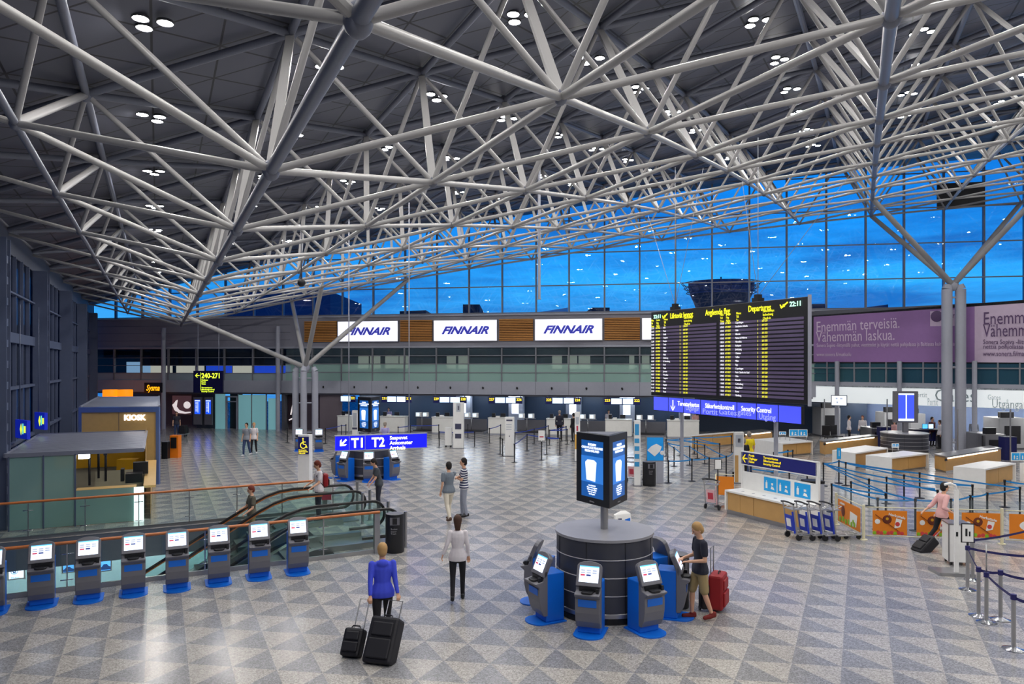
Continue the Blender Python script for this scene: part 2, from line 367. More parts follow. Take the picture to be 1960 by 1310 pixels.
for i, lst in seqs.items():
    lst.sort()
    for k, (_, p) in enumerate(lst):
        lab = 'triple white downlight on the ceiling, %s from front in %s lamp row from left' % (ORD2[k], ORD2[i+1])
        if proto is None: proto = mk_light(); o = proto; o.location = p; o['label'] = lab; o['category'] = 'ceiling light'; o['group'] = 'round downlight clusters under the ceiling'
        else: o = copy_thing(proto, p, random.choice((0, .4, 2.1)), lab, 'round downlight clusters under the ceiling')
# ---------------------------------------------------------------- back wall: window band
m_mull = mat('mullion_grey', srgb(130,132,140), .4)
m_pane = glass('window_glass', (.95,.98,1), 2.4)
w1 = empty('window_1', WO, math.atan2(WU.y, WU.x), kind='structure')
def ws(px): return wl(px, 600)[0]
SL = -34.5; SR = 34
ZB = 8.3; ZT = 19.0
mb = MB(); mb.quad((SL,0,ZB), (SR,0,ZB), (SR,0,ZT), (SL,0,ZT)); mb.build('glazing', m_pane, w1)
mps = [541,599,655,714,775,836,897.5,961,1026,1089,1157,1224.4,1293,1363,1434.6,1506,1582,1657.5,1731,1807,1884,1962,2040]
ms = [ws(x) for x in mps]; step = (ms[-1]-ms[0])/(len(ms)-1)
k = ms[0]-step
while k > SL: ms.insert(0, k); k -= step
for s_ in ms:
    MB().box(s_-.05, s_+.05, -.02, .2, ZB, ZT).build('mullion', m_mull, w1)
for z_ in (ZB+.05, 10.17, 12.36, 14.55, 16.7):
    MB().box(SL, SR, -.06, .0, z_-.035, z_+.035).build('transom', m_mull, w1)
px0 = ws(1793); px1 = ws(1885)
for a_, b_ in ((px0, px1),): MB().box(a_, b_, -.04, .02, wl(1840, 398)[1], wl(1840, 350)[1]).build('vent_panel', m_black, w1)
# back wall solid bands (local frame WM: x along, y away from the camera)
def band(name, pxa, pxb, z0, z1, y0, y1, mt):
    return st(MB(WM).box(ws(pxa) if pxa > -900 else SL, ws(pxb) if pxb < 5000 else SR, y0, y1, z0, z1).build(name, mt))
m_wallg = mat('wall_grey_panel', srgb(146,146,158), .5)
m = m_wallg
band('wall_back', -999, 9999, 5.95, ZB, -.02, .5, m_wallg)
band('trim_2', -999, 9999, ZB-.12, ZB, -.14, -.02, m_fascia)
band('trim_3', -999, 9999, 5.98, 6.1, -.12, -.02, m_fascia)
for z_ in (6.6, 7.15, 7.7):
    st(MB(WM).box(SL, ws(556), -.03, -.02, z_-.012, z_+.012).build('trim_4', m_dark))
band('trim_5', -999, 1560, 2.72, 3.62, -.25, .3, m_fascia)            # grey fascia under the gallery
band('trim_6', -999, 1560, 2.6, 2.72, -.1, .1, m_dark)
for x_ in mps[:17]: st(MB(WM).box(ws(x_)-.01, ws(x_)+.01, -.256, -.24, 2.74, 3.6).build('trim_7', m_dark))
# gallery behind glass: floor, back wall, soffit
m_gal = mat('gallery_wall_dark', srgb(60,68,74), .6)
st(MB(WM).box(SL-12, 24, .3, 6, 3.3, 3.4).build('floor', m_dark)); st(MB(WM).box(SL-12, 32, 6, 6.2, 2.7, 8.3).build('wall_gallery', m_gal)); st(MB(WM).box(SL-12, 24, .5, 6, 5.95, 6.0).build('ceiling_gallery', m_dark))
w2 = empty('window_2', WO, math.atan2(WU.y, WU.x), kind='structure')
m_gband = glass('gallery_glass_dark', (.42,.52,.54), 1.2, density=.4, frost=srgb(104,124,134))
m_gfrost = glass('gallery_glass_green', (.5,.62,.58), 1.0, density=.72, frost=srgb(176,214,204))
m_gfrost2 = glass('gallery_glass_grey', (.5,.6,.62), 1.0, density=.75, frost=srgb(190,208,214))
sm_ = ws(548)
MB().quad((sm_,0,4.84), (24,0,4.84), (24,0,5.98), (sm_,0,5.98)).build('glazing', m_gband, w2)
MB().quad((SL,0,4.1), (sm_,0,4.1), (sm_,0,5.98), (SL,0,5.98)).build('glazing', glass('gallery_glass_left', (.7,.76,.8), 1.0), w2)
MB().quad((sm_,-.1,3.62), (24,-.1,3.62), (24,-.1,4.84), (sm_,-.1,4.84)).build('balustrade_glass', m_gfrost, w2)
MB().quad((SL,-.1,3.55), (sm_,-.1,3.55), (sm_,-.1,4.15), (SL,-.1,4.15)).build('balustrade_glass', m_gfrost2, w2)
for s_ in ms:
    if s_ < 21: MB().box(s_-.045, s_+.045, -.16, .02, 3.6, 6.0).build('mullion', m_mull, w2)
for z_ in (4.23, 4.84, 5.42): MB().box(sm_, 21, -.14, -.06, z_-.03, z_+.03).build('rail', m_mull, w2)
for z_ in (4.15, 4.72, 5.3): MB().box(SL, sm_, -.14, -.06, z_-.025, z_+.025).build('rail', m_mull, w2)
# ---------------------------------------------------------------- frames for upright flat things seen in the photo
def facing(pxL, YL, pxR, YR):        # local x from left to right edge, y away from the viewer, z up; origin on the floor
    A = V(((pxL-CX)*YL/F, YL, 0)); B = V(((pxR-CX)*YR/F, YR, 0)); d = (B-A); W_ = d.length
    return A, math.atan2(d.y, d.x), W_
def zof(py, Y): return H-(py-HY)*Y/F
# ---------------------------------------------------------------- left glazed wall
LO = V((-16.9, 24.6, 0)); LD = V((-.4354, .9002, 0))
def lt(px):
    k = (px-CX)/F; return (-16.9-24.6*k)/(.4354+.9002*k)
LTM = M.Translation(LO) @ M(((LD.x, -LD.y, 0, 0), (LD.y, LD.x, 0, 0), (0, 0, 1, 0), (0, 0, 0, 1)))   # local x along, y outward (left)
m_lmull = mat('left_wall_frame', srgb(84,94,120), .45)
m_lglass = glass('left_wall_glass', (.10,.13,.18), 1.0, frost=srgb(40,50,66), density=.25)
T0_, T1_ = -40.0, 35.3
w3 = empty('window_3', LO, math.atan2(LD.y, LD.x), kind='structure')
MB().quad((T0_,0,0),(T1_,0,0),(T1_,0,8.5),(T0_,0,8.5)).build('glazing', m_lglass, w3)
st(MB(LTM).box(T0_, T1_, -.05, .4, 8.5, 9.4).build('wall_left', mat('left_fascia', srgb(96,98,110), .5)))
t = 4.97-8.7*5
while t < 34:
    mb = MB()
    for dx_ in (-.33, .27): mb.box(t+dx_, t+dx_+.06, -.55, -.05, 0, 8.5)
    z = .35
    while z < 8.3: mb.box(t-.27, t+.27, -.5, -.42, z, z+.22); mb.box(t-.27, t+.27, -.14, -.08, z, z+.22); z += .62
    mb.build('lattice_post', m_lmull, w3)
    t += 8.7
t = T0_
k = 0
while t < T1_: MB().box(t-.04, t+.04, -.1, .05, 0, 8.5).build('mullion', m_lmull, w3); t += 1.45; k += 1
for z_, h_ in ((5.7,.34),(4.0,.1),(2.1,.1),(.15,.2),(7.2,.06)): MB().box(T0_, T1_, -.14, .02, z_-h_/2, z_+h_/2).build('transom', m_lmull, w3)
# walls that close the hall outside the frame
st(MB().box(46, 46.3, -14, 48, 0, 20).build('wall_right', m_fascia)); st(MB().box(-20, 46, -14.3, -14, 0, 20).build('wall_rear', m_fascia))
# ---------------------------------------------------------------- lower part of the back wall (under the gallery)
m_cnt_back = mat('dark_blue_partition', srgb(52,70,96), .4)
def wb(name, pxa, pxb, z0, z1, y0, y1, mt): return st(MB(WM).box(ws(pxa), ws(pxb), y0, y1, z0, z1).build(name, mt))
wb('ceiling_2', 180, 1540, 2.66, 2.7, 0, 6.5, m_white)
wb('wall_2', 640, 1700, 0, 2.66, 4.6, 4.8, m_cnt_back)
m_door_glass = mat('teal_glass_wall', srgb(120,172,178), .12, emit=.36)  # glow put into the material in place of light from behind the glass
# left lower part: advert, two flight screens, dark doorway, teal glass screens
wb('wall_3', 176, 330, 0, 2.6, 3.0, 3.2, mat('shop_wall', srgb(120,104,96), .5))
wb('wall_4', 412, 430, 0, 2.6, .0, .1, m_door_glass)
wb('wall_5', 330, 372, 0, 2.6, 2.4, 2.5, m_dark)
wb('wall_6', 372, 414, 0, 2.6, .35, .4, mat('slate_panel', srgb(78,84,94), .4))
wb('wall_7', 433, 456, 0, 2.6, .5, .6, m_black)
dr = empty('door_1', WO, math.atan2(WU.y, WU.x), kind='structure')
mb = MB(); a_, b_ = ws(432), ws(455)
mb.box(a_, a_+.1, -.05, .1, 0, 2.45); mb.box(b_-.1, b_, -.05, .1, 0, 2.45); mb.box(a_, b_, -.05, .1, 2.35, 2.45); mb.box(a_, b_, -.05, .1, 2.0, 2.08); mb.build('door_frame', m_fascia, dr)
MB().cyl((a_+.3,-.1,.8),(a_+.3,-.1,1.5),.02,n=8).build('door_handle', m_chrome, dr)
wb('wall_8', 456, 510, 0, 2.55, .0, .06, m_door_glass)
wb('wall_9', 512, 529, 0, 2.3, .1, .14, mat('pale_glass_door', srgb(130,186,194), .1, emit=.32))  # pale glass also given its own glow, as if lit from behind
for x_ in (456, 482, 510, 529): wb('trim_8', x_-.6, x_+.6, 0, 2.6, -.06, .04, m_mull)
wb('wall_10', 540, 546, 0, 2.7, -.1, .5, m_dark)
wb('wall_11', 546, 612, 0, 2.6, .5, .6, mat('shadow_bay_wall', srgb(72,62,72), .4))  # bay wall in one flat dark tone
wb('wall_12', 611, 652, 0, 2.6, .1, .3, mat('grey_brown_partition', srgb(116,106,114), .5))
# back of the gallery: bright rooms seen through it
m_warm = mat('lit_room_panel', srgb(225,220,200), .6, emit=.55)
m_bluer = mat('blue_lit_room', srgb(40,80,215), .6, emit=.7)
def gal(name, pxa, pxb, za, zb, y, mt): return st(MB(WM).box(ws(pxa), ws(pxb), y, y+.05, za, zb).build(name, mt))
for n_, (a_, b_) in enumerate(((669,689),(692,712),(722,748),(750,768),(843,861),(866,884),(1051,1070),(1081,1100),(1103,1126),(1203,1213),(1228,1243))):
    gal('window_%d' % (n_+10), a_, b_, 4.5, 5.42, 1.6, m_warm)
for n_, (a_, b_, m_) in enumerate(((221,268,mat('lit_room_pale', srgb(150,190,225), .6, emit=.6)),(268,310,m_warm),(318,372,m_warm),(376,426,m_bluer),(428,470,m_warm),(470,540,m_bluer))):
    gal('window_%d' % (n_+30), a_, b_, 4.15, 4.72 if n_ else 5.0, 1.2, m_)
m_blind = mat('dark_blind', srgb(58,64,74), .6)
for a_, b_ in ((196,268),(271,314),(316,372),(376,422),(426,476),(480,529)):
    gal('window_blind', a_, b_, 4.72 if a_ > 200 else 5.3, 5.95, .12, m_blind)
# free standing round columns by the back wall
for n_, (px, pt) in enumerate(((313,628),(532,625))):
    p = wall(px, 700, 1.0); o = MB().cyl((0,0,0),(0,0,zof(pt, p.y)),.16,n=18).build('round_column', m_fascia); o.location = (p.x, p.y, 0)
    tag(o, ('slim round grey column beside the %s by the back wall' % ('orange lit shop' if n_ == 0 else 'teal glass doors')), 'column')
# ---------------------------------------------------------------- tree columns
def tree_column(base, ztop, ends, rad, label, offs):
    r = empty('tree_column', (base.x, base.y, 0), 0, label, 'column')
    for ox, oy in offs:
        mb = MB(); mb.cyl((ox,oy,0),(ox,oy,ztop-.35),rad,n=20); mb.cyl((ox,oy,ztop-.35),(ox*.8,oy*.8,ztop-.1),rad,rad*.8,n=20); mb.build('shaft', m_fascia, r)
    MB().ball((0,0,ztop-.15),.3,14).build('hub', m_fascia, r)
    for e_ in ends:
        a = V((0,0,ztop-.1)); b_ = e_-V((base.x, base.y, 0)); MB().cyl(a, b_, .15, .13, n=16).build('branch', m_steel, r)
    for oz in (.5, ztop*.5, ztop-.8): MB().cyl((offs[0][0],offs[0][1],oz),(offs[1][0],offs[1][1],oz),.05,n=8).build('tie', m_fascia, r)
b1 = bn(2,-1); tree_column(b1, 4.72, [bn(0,-2), bn(2,0), bn(4,0), bn(2,-2)], .2, 'cluster of three round grey shafts with four splayed branches, left, by the two small kiosks', [(-.62,0),(.62,.0),(0,-.35)])
b2 = bn(11,-1); tree_column(b2, 9.3, [bn(9,-2), bn(11,0), bn(13,0), bn(11,-2)], .27, 'tall pair of round grey shafts with four splayed branches, right, before the purple banner', [(-.33,0),(.36,-.1)])
# ---------------------------------------------------------------- right gallery, banner and white fascia
RA, RZ, RW = facing(1558, 46.6, 1960, 39.0)
RTM = M.Translation(RA) @ M.Rotation(RZ, 4, 'Z')
def rr_(px):      # distance along the right gallery front for an image column
    k = (px-CX)/F; d = V((math.cos(RZ), math.sin(RZ), 0)); return (RA.x-k*RA.y)/(k*d.y-d.x)
def ry(px): return RA.y+rr_(px)*math.sin(RZ)
def rz_(px, py): return zof(py, ry(px))
m_purple = mat('purple_banner', srgb(150,112,170), .5); m_lilac = mat('lilac_banner', srgb(206,186,210), .5)
bnr = empty('advert_banner', RA, RZ, 'long purple and lilac banner with grey lettering hung across the right gallery front', 'banner')
xe = rr_(2150)
def bq(pa, pb, ta, tb, ba, bb, y, mt, name):
    xa, xb = rr_(pa), rr_(pb); mb = MB(); mb.add([(xa,y,rz_(pa,ba)),(xb,y,rz_(pb,bb)),(xb,y,rz_(pb,tb)),(xa,y,rz_(pa,ta)),(xa,y+.1,rz_(pa,ba)),(xb,y+.1,rz_(pb,bb)),(xb,y+.1,rz_(pb,tb)),(xa,y+.1,rz_(pa,ta))],[(0,1,2,3),(5,4,7,6),(3,2,6,7),(0,4,5,1),(0,3,7,4),(1,5,6,2)]); return mb.build(name, mt, bnr)
bq(1554, 2110, 604.5, 563, 695.5, 697, .02, m_black, 'banner_frame')
bq(1558, 1866, 607, 587, 693, 694, -.06, m_purple, 'purple_panel'); bq(1866, 2100, 587, 571, 694, 695, -.06, m_lilac, 'lilac_panel')
bq(1781, 1835, 596.5, 592, 625, 624, -.075, m_lilac, 'logo_patch')
m_ltxt = mat('pale_lilac_letters', srgb(222,202,226), .5, var=0); m_ptxt = mat('plum_letters', srgb(96,70,112), .5, var=0)
def btxt(s, pa, pb, py, h, mt, name='lettering', rise=0.0):
    xa, xb = rr_(pa), rr_(pb); z = rz_(pa, py); sl = math.atan2(rz_(pb, py+rise)-z, xb-xa)
    T = M.Translation((xa, -.09, z)) @ M.Rotation(-sl, 4, 'Y') @ M.Rotation(math.pi/2, 4, 'X')
    return text(s, name, mt, bnr, T, width=xb-xa, size=h)
btxt('Enemmän terveisiä.', 1563, 1721, 636, .95, m_ltxt, rise=-8); btxt('Vähemmän laskua.', 1563, 1713, 655, .95, m_ltxt, rise=-4)
btxt('Sonera Sopiva -liittymällä puhut, viestittelet ja käytät nettiä pohjolassa ja Baltiassa kuin kotonasi', 1564, 1832, 665, .34, m_ltxt, rise=-3); btxt('www.sonera.fi/matkailu', 1564, 1630, 682, .32, m_ltxt)
btxt('sonera', 1803, 1832, 609, .45, m_ptxt); MB(M.Translation((rr_(1794), -.1, rz_(1794, 606)))).ball((0,0,0), .32, 12, sc_=(1,.1,1)).build('logo', m_ptxt, bnr)
btxt('Enemmän', 1882, 1985, 622, 1.0, m_ptxt, rise=-4); btxt('Vähemmän', 1882, 1990, 645, 1.0, m_ptxt, rise=-2)
btxt('Sonera Sopiva -liittymällä', 1882, 1990, 659, .36, m_ptxt); btxt('nettiä pohjolassa ja', 1882, 1970, 668, .36, m_ptxt); btxt('www.sonera.fi/matkailu', 1882, 1985, 682, .4, m_ptxt)
z0f, z1f = 2.35, 3.5
xs0, xs1 = rr_(1540), rr_(2150)
m_fwhite = mat('white_fascia_panel', srgb(226,232,234), .4, emit=.45)  # even glow put into the panel so the dim fascia reads as backlit
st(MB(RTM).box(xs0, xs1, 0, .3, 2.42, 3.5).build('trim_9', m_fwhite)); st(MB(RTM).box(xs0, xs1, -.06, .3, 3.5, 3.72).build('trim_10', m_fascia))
st(MB(RTM).box(xs0, xs1, .02, .3, 4.95, 8.2).build('wall_13', m_dark)); st(MB(RTM).box(xs0, xs1, 0, 12, 3.4, 3.5).build('floor', m_dark))
st(MB(RTM).box(xs0, xs1, .3, 12, 2.42, 2.5).build('ceiling_3', m_white))
st(MB(RTM).box(xs0, xs1+20, 7.0, 7.2, 0, 2.45).build('wall_14', mat('blue_grey_back_wall', srgb(120,140,180), .35)))
st(MB(RTM).box(xs0, xs1, 4, 4.1, 3.5, 5.2).build('wall_15', mat('upper_back_wall', srgb(70,112,150), .3)))
# unseen tube lamps added to brighten the recess under the white fascia
m_recess_fill = mat('recess_tube_light', (1,.98,.95), .5, emit=26)
for k in range(14):
    x = xs0+1.5+(k % 7)*2.6
    o = MB(RTM).box(x, x+1.2, 2.0 if k < 7 else 5.0, 2.15 if k < 7 else 5.15, 2.33, 2.40).build('tube_lamp', m_recess_fill); tag(o, 'white tube lamp under the right gallery soffit, %s row, %s from the departure board' % ('front' if k < 7 else 'back', ORD[k % 7]), 'ceiling light', 'tube lamps under the right gallery')
w4 = empty('window_4', RA, RZ, kind='structure')
MB().quad((xs0,.05,3.7),(xs1,.05,3.7),(xs1,.05,5.0),(xs0,.05,5.0)).build('glazing', glass('right_gallery_glass', (.55,.72,.78), 1.0, density=.35, frost=srgb(80,130,150)), w4)
for px in (1583,1606,1635,1665,1696,1725,1767,1796,1830,1868,1910,1952,1990): MB().box(rr_(px)-.04, rr_(px)+.04, -.02, .06, 3.7, 5.0).build('mullion', m_mull, w4)
MB().box(xs0, xs1, -.04, .02, 4.55, 4.62).build('rail', m_mull, w4)
for n_, px in enumerate((1606, 1725, 1868)):
    o = MB(RTM).cyl((rr_(px),-.35,0),(rr_(px),-.35,5.0),.13,n=16).build('steel_post', m_fascia)
    tag(o, 'slim grey steel post carrying the right gallery, %s from the departure board' % ORD[n_], 'column', 'posts along the right gallery')
m_gtxt = mat('pale_grey_letters', srgb(178,192,196), .5, var=0)
gs = empty('fascia_lettering', RA, RZ, 'large pale grey gate lettering mounted on the white fascia behind the tall shafts', 'lettering')
def gtx(s, pa, pb, py, h, mt):
    T = M.Translation((rr_(pa), -.01, rz_(pa, py))) @ M.Rotation(math.pi/2, 4, 'X'); text(s, 'letters', mt, gs, T, width=rr_(pb)-rr_(pa), size=h)
gtx('Gates', 1788, 1866, 768, 1.0, m_gtxt); gtx('Portit', 1775, 1795, 776, .6, mat('faint_letters', srgb(206,216,220), .5, var=0)); gtx('Utgångar', 1898, 1965, 781, .7, m_gtxt); gtx('Portit', 1748, 1774, 760, .4, MATS['faint_letters']); gtx('Gates', 1890, 1915, 765, .4, MATS['faint_letters'])
# ---------------------------------------------------------------- wood slat panels and light boxes on the back wall
m_slat = mat('oak_slats', srgb(204,142,70), .5, var=.15); m_slatd = mat('slat_gap', srgb(88,58,30), .6)
m_lbox = mat('lightbox_face', srgb(232,232,246), .4, emit=.85); m_fblue = mat('deep_blue_letters', srgb(56,60,176), .5, var=0, emit=.4)
names = ['beside the branched column', 'between the first and second light boxes', 'between the second and third light boxes', 'just left of the departure board']
for n_, (pa, pb) in enumerate(((583,647),(766,829),(955,1022),(1156,1226))):
    p = WM @ V((ws(pa), 0, 0)); r = empty('slat_panel', p, math.atan2(WU.y, WU.x), 'horizontal oak slat panel on the back wall, '+names[n_], 'wall panel', 'oak slat panels on the back wall')
    W_ = ws(pb)-ws(pa)-.08; p += WU*.04; r.location = p; MB().box(0, W_, -.08, -.025, 6.42, 7.92).build('backing', m_slatd, r)
    mb = MB(); z = 6.44
    while z < 7.88: mb.box(0, W_, -.16, -.08, z, z+.07); z += .118
    mb.build('slats', m_slat, r)
for n_, (pa, pb) in enumerate(((647,765),(830,954),(1023,1155),(1227,1330))):
    p = WM @ V((ws(pa), 0, 0)); W_ = ws(pb)-ws(pa)-.06; p += WU*.03
    r = empty('light_box', p, math.atan2(WU.y, WU.x), ['white light box with slanted blue lettering, crossed by a slanting column branch', 'white light box with slanted blue lettering in the middle of the back wall', 'white light box with slanted blue lettering, third from the left', 'plain white light box half hidden behind the departure board'][n_], 'sign', 'white light boxes on the back wall')
    MB().box(0, W_, -.2, -.03, 6.4, 7.92).build('frame', m_inox, r); MB().quad((.05,-.21,6.45),(W_-.05,-.21,6.45),(W_-.05,-.21,7.87),(.05,-.21,7.87)).build('face', m_lbox, r)
    if n_ < 3: text('FINNAIR', 'lettering', m_fblue, r, M.Translation((W_*.13, -.22, 6.93)) @ M.Rotation(math.pi/2, 4, 'X'), width=W_*.74, size=.72, shear=.45, bold=.03)
# small spot cameras on the grey fascia
for k, px in enumerate((622,681,742,802,864,926,991,1057,1123,1191)):
    p = WM @ V((ws(px), -.25, 3.2)); o = MB().cyl((0,0,0),(0,.001,0),.07,n=10).lathe([(.02,.0),(.06,-.03),(.06,-.1),(.03,-.16)],10,c=(0,-.06,.05)).bar((0,0,.05),(0,-.08,.05),.03,.03).build('dome_camera', m_black); o.location = p
    tag(o, 'small black dome camera on the grey gallery fascia, %s from the left' % ORD[k], 'camera', 'black cameras along the gallery fascia')
# ---------------------------------------------------------------- outside: tower and roofs
m_out = mat('dusk_building', srgb(24,46,84), .8); m_out2 = mat('dusk_building_dark', srgb(12,20,44), .8)
def outb(name, pa, pb, ta, tb, Y, label, m_=m_out2, dep=25):
    x0, x1 = (pa-CX)*Y/F, (pb-CX)*Y/F; za, zb = zof(ta, Y), zof(tb, Y)
    mb = MB(M.Translation((0, Y, 0))); mb.add([(x0,0,0),(x1,0,0),(x1,0,zb),(x0,0,za),(x0,dep,0),(x1,dep,0),(x1,dep,zb),(x0,dep,za)], [(0,1,2,3),(5,4,7,6),(3,2,6,7),(0,3,7,4),(1,5,6,2)])
    return tag(mb.build(name, m_), label, 'building')
outb('office_building', 430, 632, 548, 558, 120, 'dark blue office block outside behind the left end of the windows', m_out)
outb('flat_roof_building', 765, 815, 596, 594, 150, 'low dark rooftop outside above the second light box')
outb('roof_plant', 886, 918, 583, 583, 150, 'dark square rooftop box outside above the second light box')
outb('roof_hut', 1133, 1167, 589, 589, 150, 'low dark rooftop hut outside left of the departure board')
outb('white_roof', 1030, 1087, 598, 589, 150, 'pale sloping roof outside above the third light box', mat('pale_roof', srgb(150,160,176), .7))
outb('low_block', 1556, 1580, 582, 582, 150, 'low dark building outside beside the departure board')
outb('long_block', 1630, 1700, 592, 583, 95, 'low blue hangar outside above the purple banner', m_out)
TY = 160.0; tx = (1380-CX)*TY/F
tw = empty('control_tower', (tx, TY, 0), 0, 'dark control tower with a flared glazed cab outside behind the windows', 'tower')
z_ = lambda py: zof(py, TY)
MB().lathe([(5.2,0),(5.3,z_(592)),(5.9,z_(577)),(6.6,z_(564))],20).build('tower_shaft', m_out2, tw)
MB().lathe([(6.6,z_(564)),(7.0,z_(550)),(7.0,z_(543)),(6.6,z_(541)),(.2,z_(540))],20).build('cab', m_out, tw)
mb = MB()
for k in range(20):
    a = k*math.pi/10; c_, s_ = math.cos(a), math.sin(a); mb.bar((6.8*c_,6.8*s_,z_(561)),(8.3*c_,8.3*s_,z_(543)),.1,.1)
for zz, rr in ((z_(561),7.4),(z_(552),7.9),(z_(543),8.4)): mb.tube([(rr*math.cos(t_*math.pi/12),rr*math.sin(t_*math.pi/12),zz) for t_ in range(25)],.09,5)
mb.build('cab_walkway', m_out2, tw); MB().cyl((0,0,z_(538)),(0,0,z_(530)),.15,n=6).build('antenna', m_out2, tw)
# ================================================================ departure board and portal sign
A_, R_, W_ = facing(1246, 30, 1553, 22.9)
m_bface = mat('board_face', srgb(104,92,126), .4, var=.1); m_yel = mat('yellow_board_letters', srgb(228,226,40), .5, emit=.85); m_wht = mat('white_board_letters', srgb(225,225,230), .5, emit=.8)
m_cyan = mat('clock_digits', srgb(190,255,225), .5, emit=1.0)
Zb, Zt = zof(757, 30), zof(598, 30)
bd = empty('departure_board', A_, R_, 'large black hanging departures board with yellow and white flight rows above the blue portal sign', 'information board')
MB().box(0, W_-.12, 0, .06, Zb, Zt).build('housing', m_black, bd, .02)
MB().box(W_-.12, W_-.04, -.02, .06, Zb-.05, Zt+.05).build('side_frame', m_fascia, bd)
Hh = Zt-Zb; rows = 20; hz = Zt-Hh*.175; rh = (hz-Zb-.12)/rows
half = [(.02*W_, .475*W_), (.495*W_, .965*W_)]
cities = [['Ivalo','Vaasa','Kittilä','Tampere','Kuopio','Turku','Oulu','Tallinn','Malta','Göteborg','St Petersburg','Kemi','Vaasa','Joensuu','Wenzhou','Tampere','Oslo','Madrid','Berlin','Rome'],
          ['Copenhagen','Stockholm Arlanda','Oslo','Almeria','Palma de Mallorca','Marseilles','Budapest','Jönköping','Chisinau','Tallinn','Milan','Riga','Copenhagen','Paris Charles de Gaul','Oslo','Brussels','Gothenburg','Dusseldorf','Rome','Hamburg']]
rng = random.Random(3)
for h_, (a_, b_) in enumerate(half):
    w_ = b_-a_; co = ((0,.043,.102,.252),(.497,.534,.596,.749))[h_]; tm = (.227,.724)[h_]
    for k in range(rows):
        rw = MB().box(a_, b_, -.02, .0, hz-(k+1)*rh+.02, hz-k*rh-.03).build('flap_row', m_bface, bd)
        for s_, off, mt_ in (('%02d:%02d' % ((22+h_*9+k//5) % 24, rng.randrange(0, 60, 5)), co[0], m_wht), ('AY %04d' % rng.randrange(100, 999), co[1], m_yel), (cities[h_][k], co[2], m_wht), ('2', tm, m_yel), (rng.choice(('207-229','216-217','201-203','207-229')), co[3], m_yel)):
            text(s_, 'lettering', mt_, rw, FT(W_*off+(.06 if off < .01 or off == .497 else .0), -.03, hz-rh*(k+.8)) @ M.Diagonal((.78,1,1,1)), size=rh*.72, ext=.003, bold=.0)
    for q_, xx in (('Aika\nTid\nTime', co[0]), ('Lento\nFlyg\nFlight', co[1]), ('Minne\nTill\nTo', co[2]), ('Lähtöselvitys\nIncheckning\nCheck-in', co[3])):
        text(q_, 'column_heading', m_yel, bd, M.Translation((W_*xx+.04, -.03, hz+.21)) @ M.Rotation(math.pi/2, 4, 'X') @ M.Diagonal((.8,1,1,1)), size=.12, ext=.003, bold=.0)
text('Lähtevät lennot', 'heading', m_yel, bd, FT(W_*.155, -.03, Zt-.33), size=.29, bold=.004, width=W_*.165)
text('Avgående flyg', 'heading', m_yel, bd, FT(W_*.406, -.03, Zt-.33), size=.3, bold=.004, width=W_*.158)
text('Departures', 'heading', m_yel, bd, FT(W_*.672, -.03, Zt-.33), size=.3, bold=.004, width=W_*.125)
text('22:11', 'clock', m_cyan, bd, FT(W_*.026, -.03, Zt-.27), size=.2, bold=.005, width=W_*.055); text('22:11', 'clock', m_cyan, bd, FT(W_*.896, -.03, Zt-.27), size=.22, bold=.005, width=W_*.055)
for x in (.096, .848):
    mb = MB(M.Translation((W_*x, -.03, Zt-.3))); mb.poly([(0,0,.02),(.3,0,.2),(.33,0,.16),(.05,0,-.02)]); mb.poly([(.1,0,.12),(.16,0,.12),(.2,0,.04),(.1,0,.02)]); mb.poly([(-.03,0,.12),(.02,0,.12),(.07,0,.03),(.02,0,.02)]); mb.build('aircraft_symbol', m_yel, bd)
# suspension: brackets and thin cables to the space frame
for x in (.16, .7):
    MB().box(W_*x-.14, W_*x+.14, .05, .35, Zt, Zt+.14).box(W_*x-.09, W_*x+.09, .1, .3, Zt+.14, Zt+.26).build('bracket', m_black, bd)
    mb = MB(); mb.cyl((W_*x,.2,Zt+.2),(W_*x,.2,12.6),.012,n=5); mb.cyl((W_*x,.2,Zt+.2),(W_*x+(1.6 if x < .5 else -.9),.2,12.2),.01,n=5); mb.cyl((W_*x,.2,Zt+.2),(W_*x+(-2.5 if x < .5 else 5.5),.8,11.2 if x < .5 else 12.8),.01,n=5); mb.build('cable', m_fascia, bd)
A_, R_, W_ = facing(1251, 32.5, 1534.5, 24.6)
m_pblue = mat('portal_screen_blue', srgb(70,80,225), .3, emit=.95); m_dim = mat('ghost_letters', srgb(150,156,245), .4, emit=.9)
ps = empty('portal_sign', A_, R_, 'long bright blue screen sign with white security control lettering on two grey poles', 'sign')
Zb, Zt = zof(784.5, 32.5), zof(759.5, 32.5)
MB().box(0, W_, 0, .12, Zb-.02, Zt+.02).build('housing', m_black, ps)
xs_ = [0,.128,.252,.381,.505,.63,.751,.876,1]
for k in range(8): MB().quad((W_*xs_[k]+.02,-.005,Zb),(W_*xs_[k+1]-.02,-.005,Zb),(W_*xs_[k+1]-.02,-.005,Zt),(W_*xs_[k]+.02,-.005,Zt)).build('screen', m_pblue, ps)
mb = MB(M.Translation((W_*.168, -.02, (Zb+Zt)/2))); mb.box(-.03,.03,0,.005,-.14,.2); mb.poly([(0,0,-.2),(.15,0,-.02),(.15,0,-.09),(0,0,-.27)]); mb.poly([(0,0,-.2),(0,0,-.27),(-.15,0,-.09),(-.15,0,-.02)]); mb.build('arrow', m_txt_w, ps)
for s_, a_, b_ in (('Turvatarkastus',.207,.372),('Säkerhetskontroll',.416,.613),('Security Control',.659,.837)): text(s_, 'lettering', m_txt_w, ps, FT(W_*a_, -.02, Zt-.3), width=W_*(b_-a_), size=.26, bold=.003)
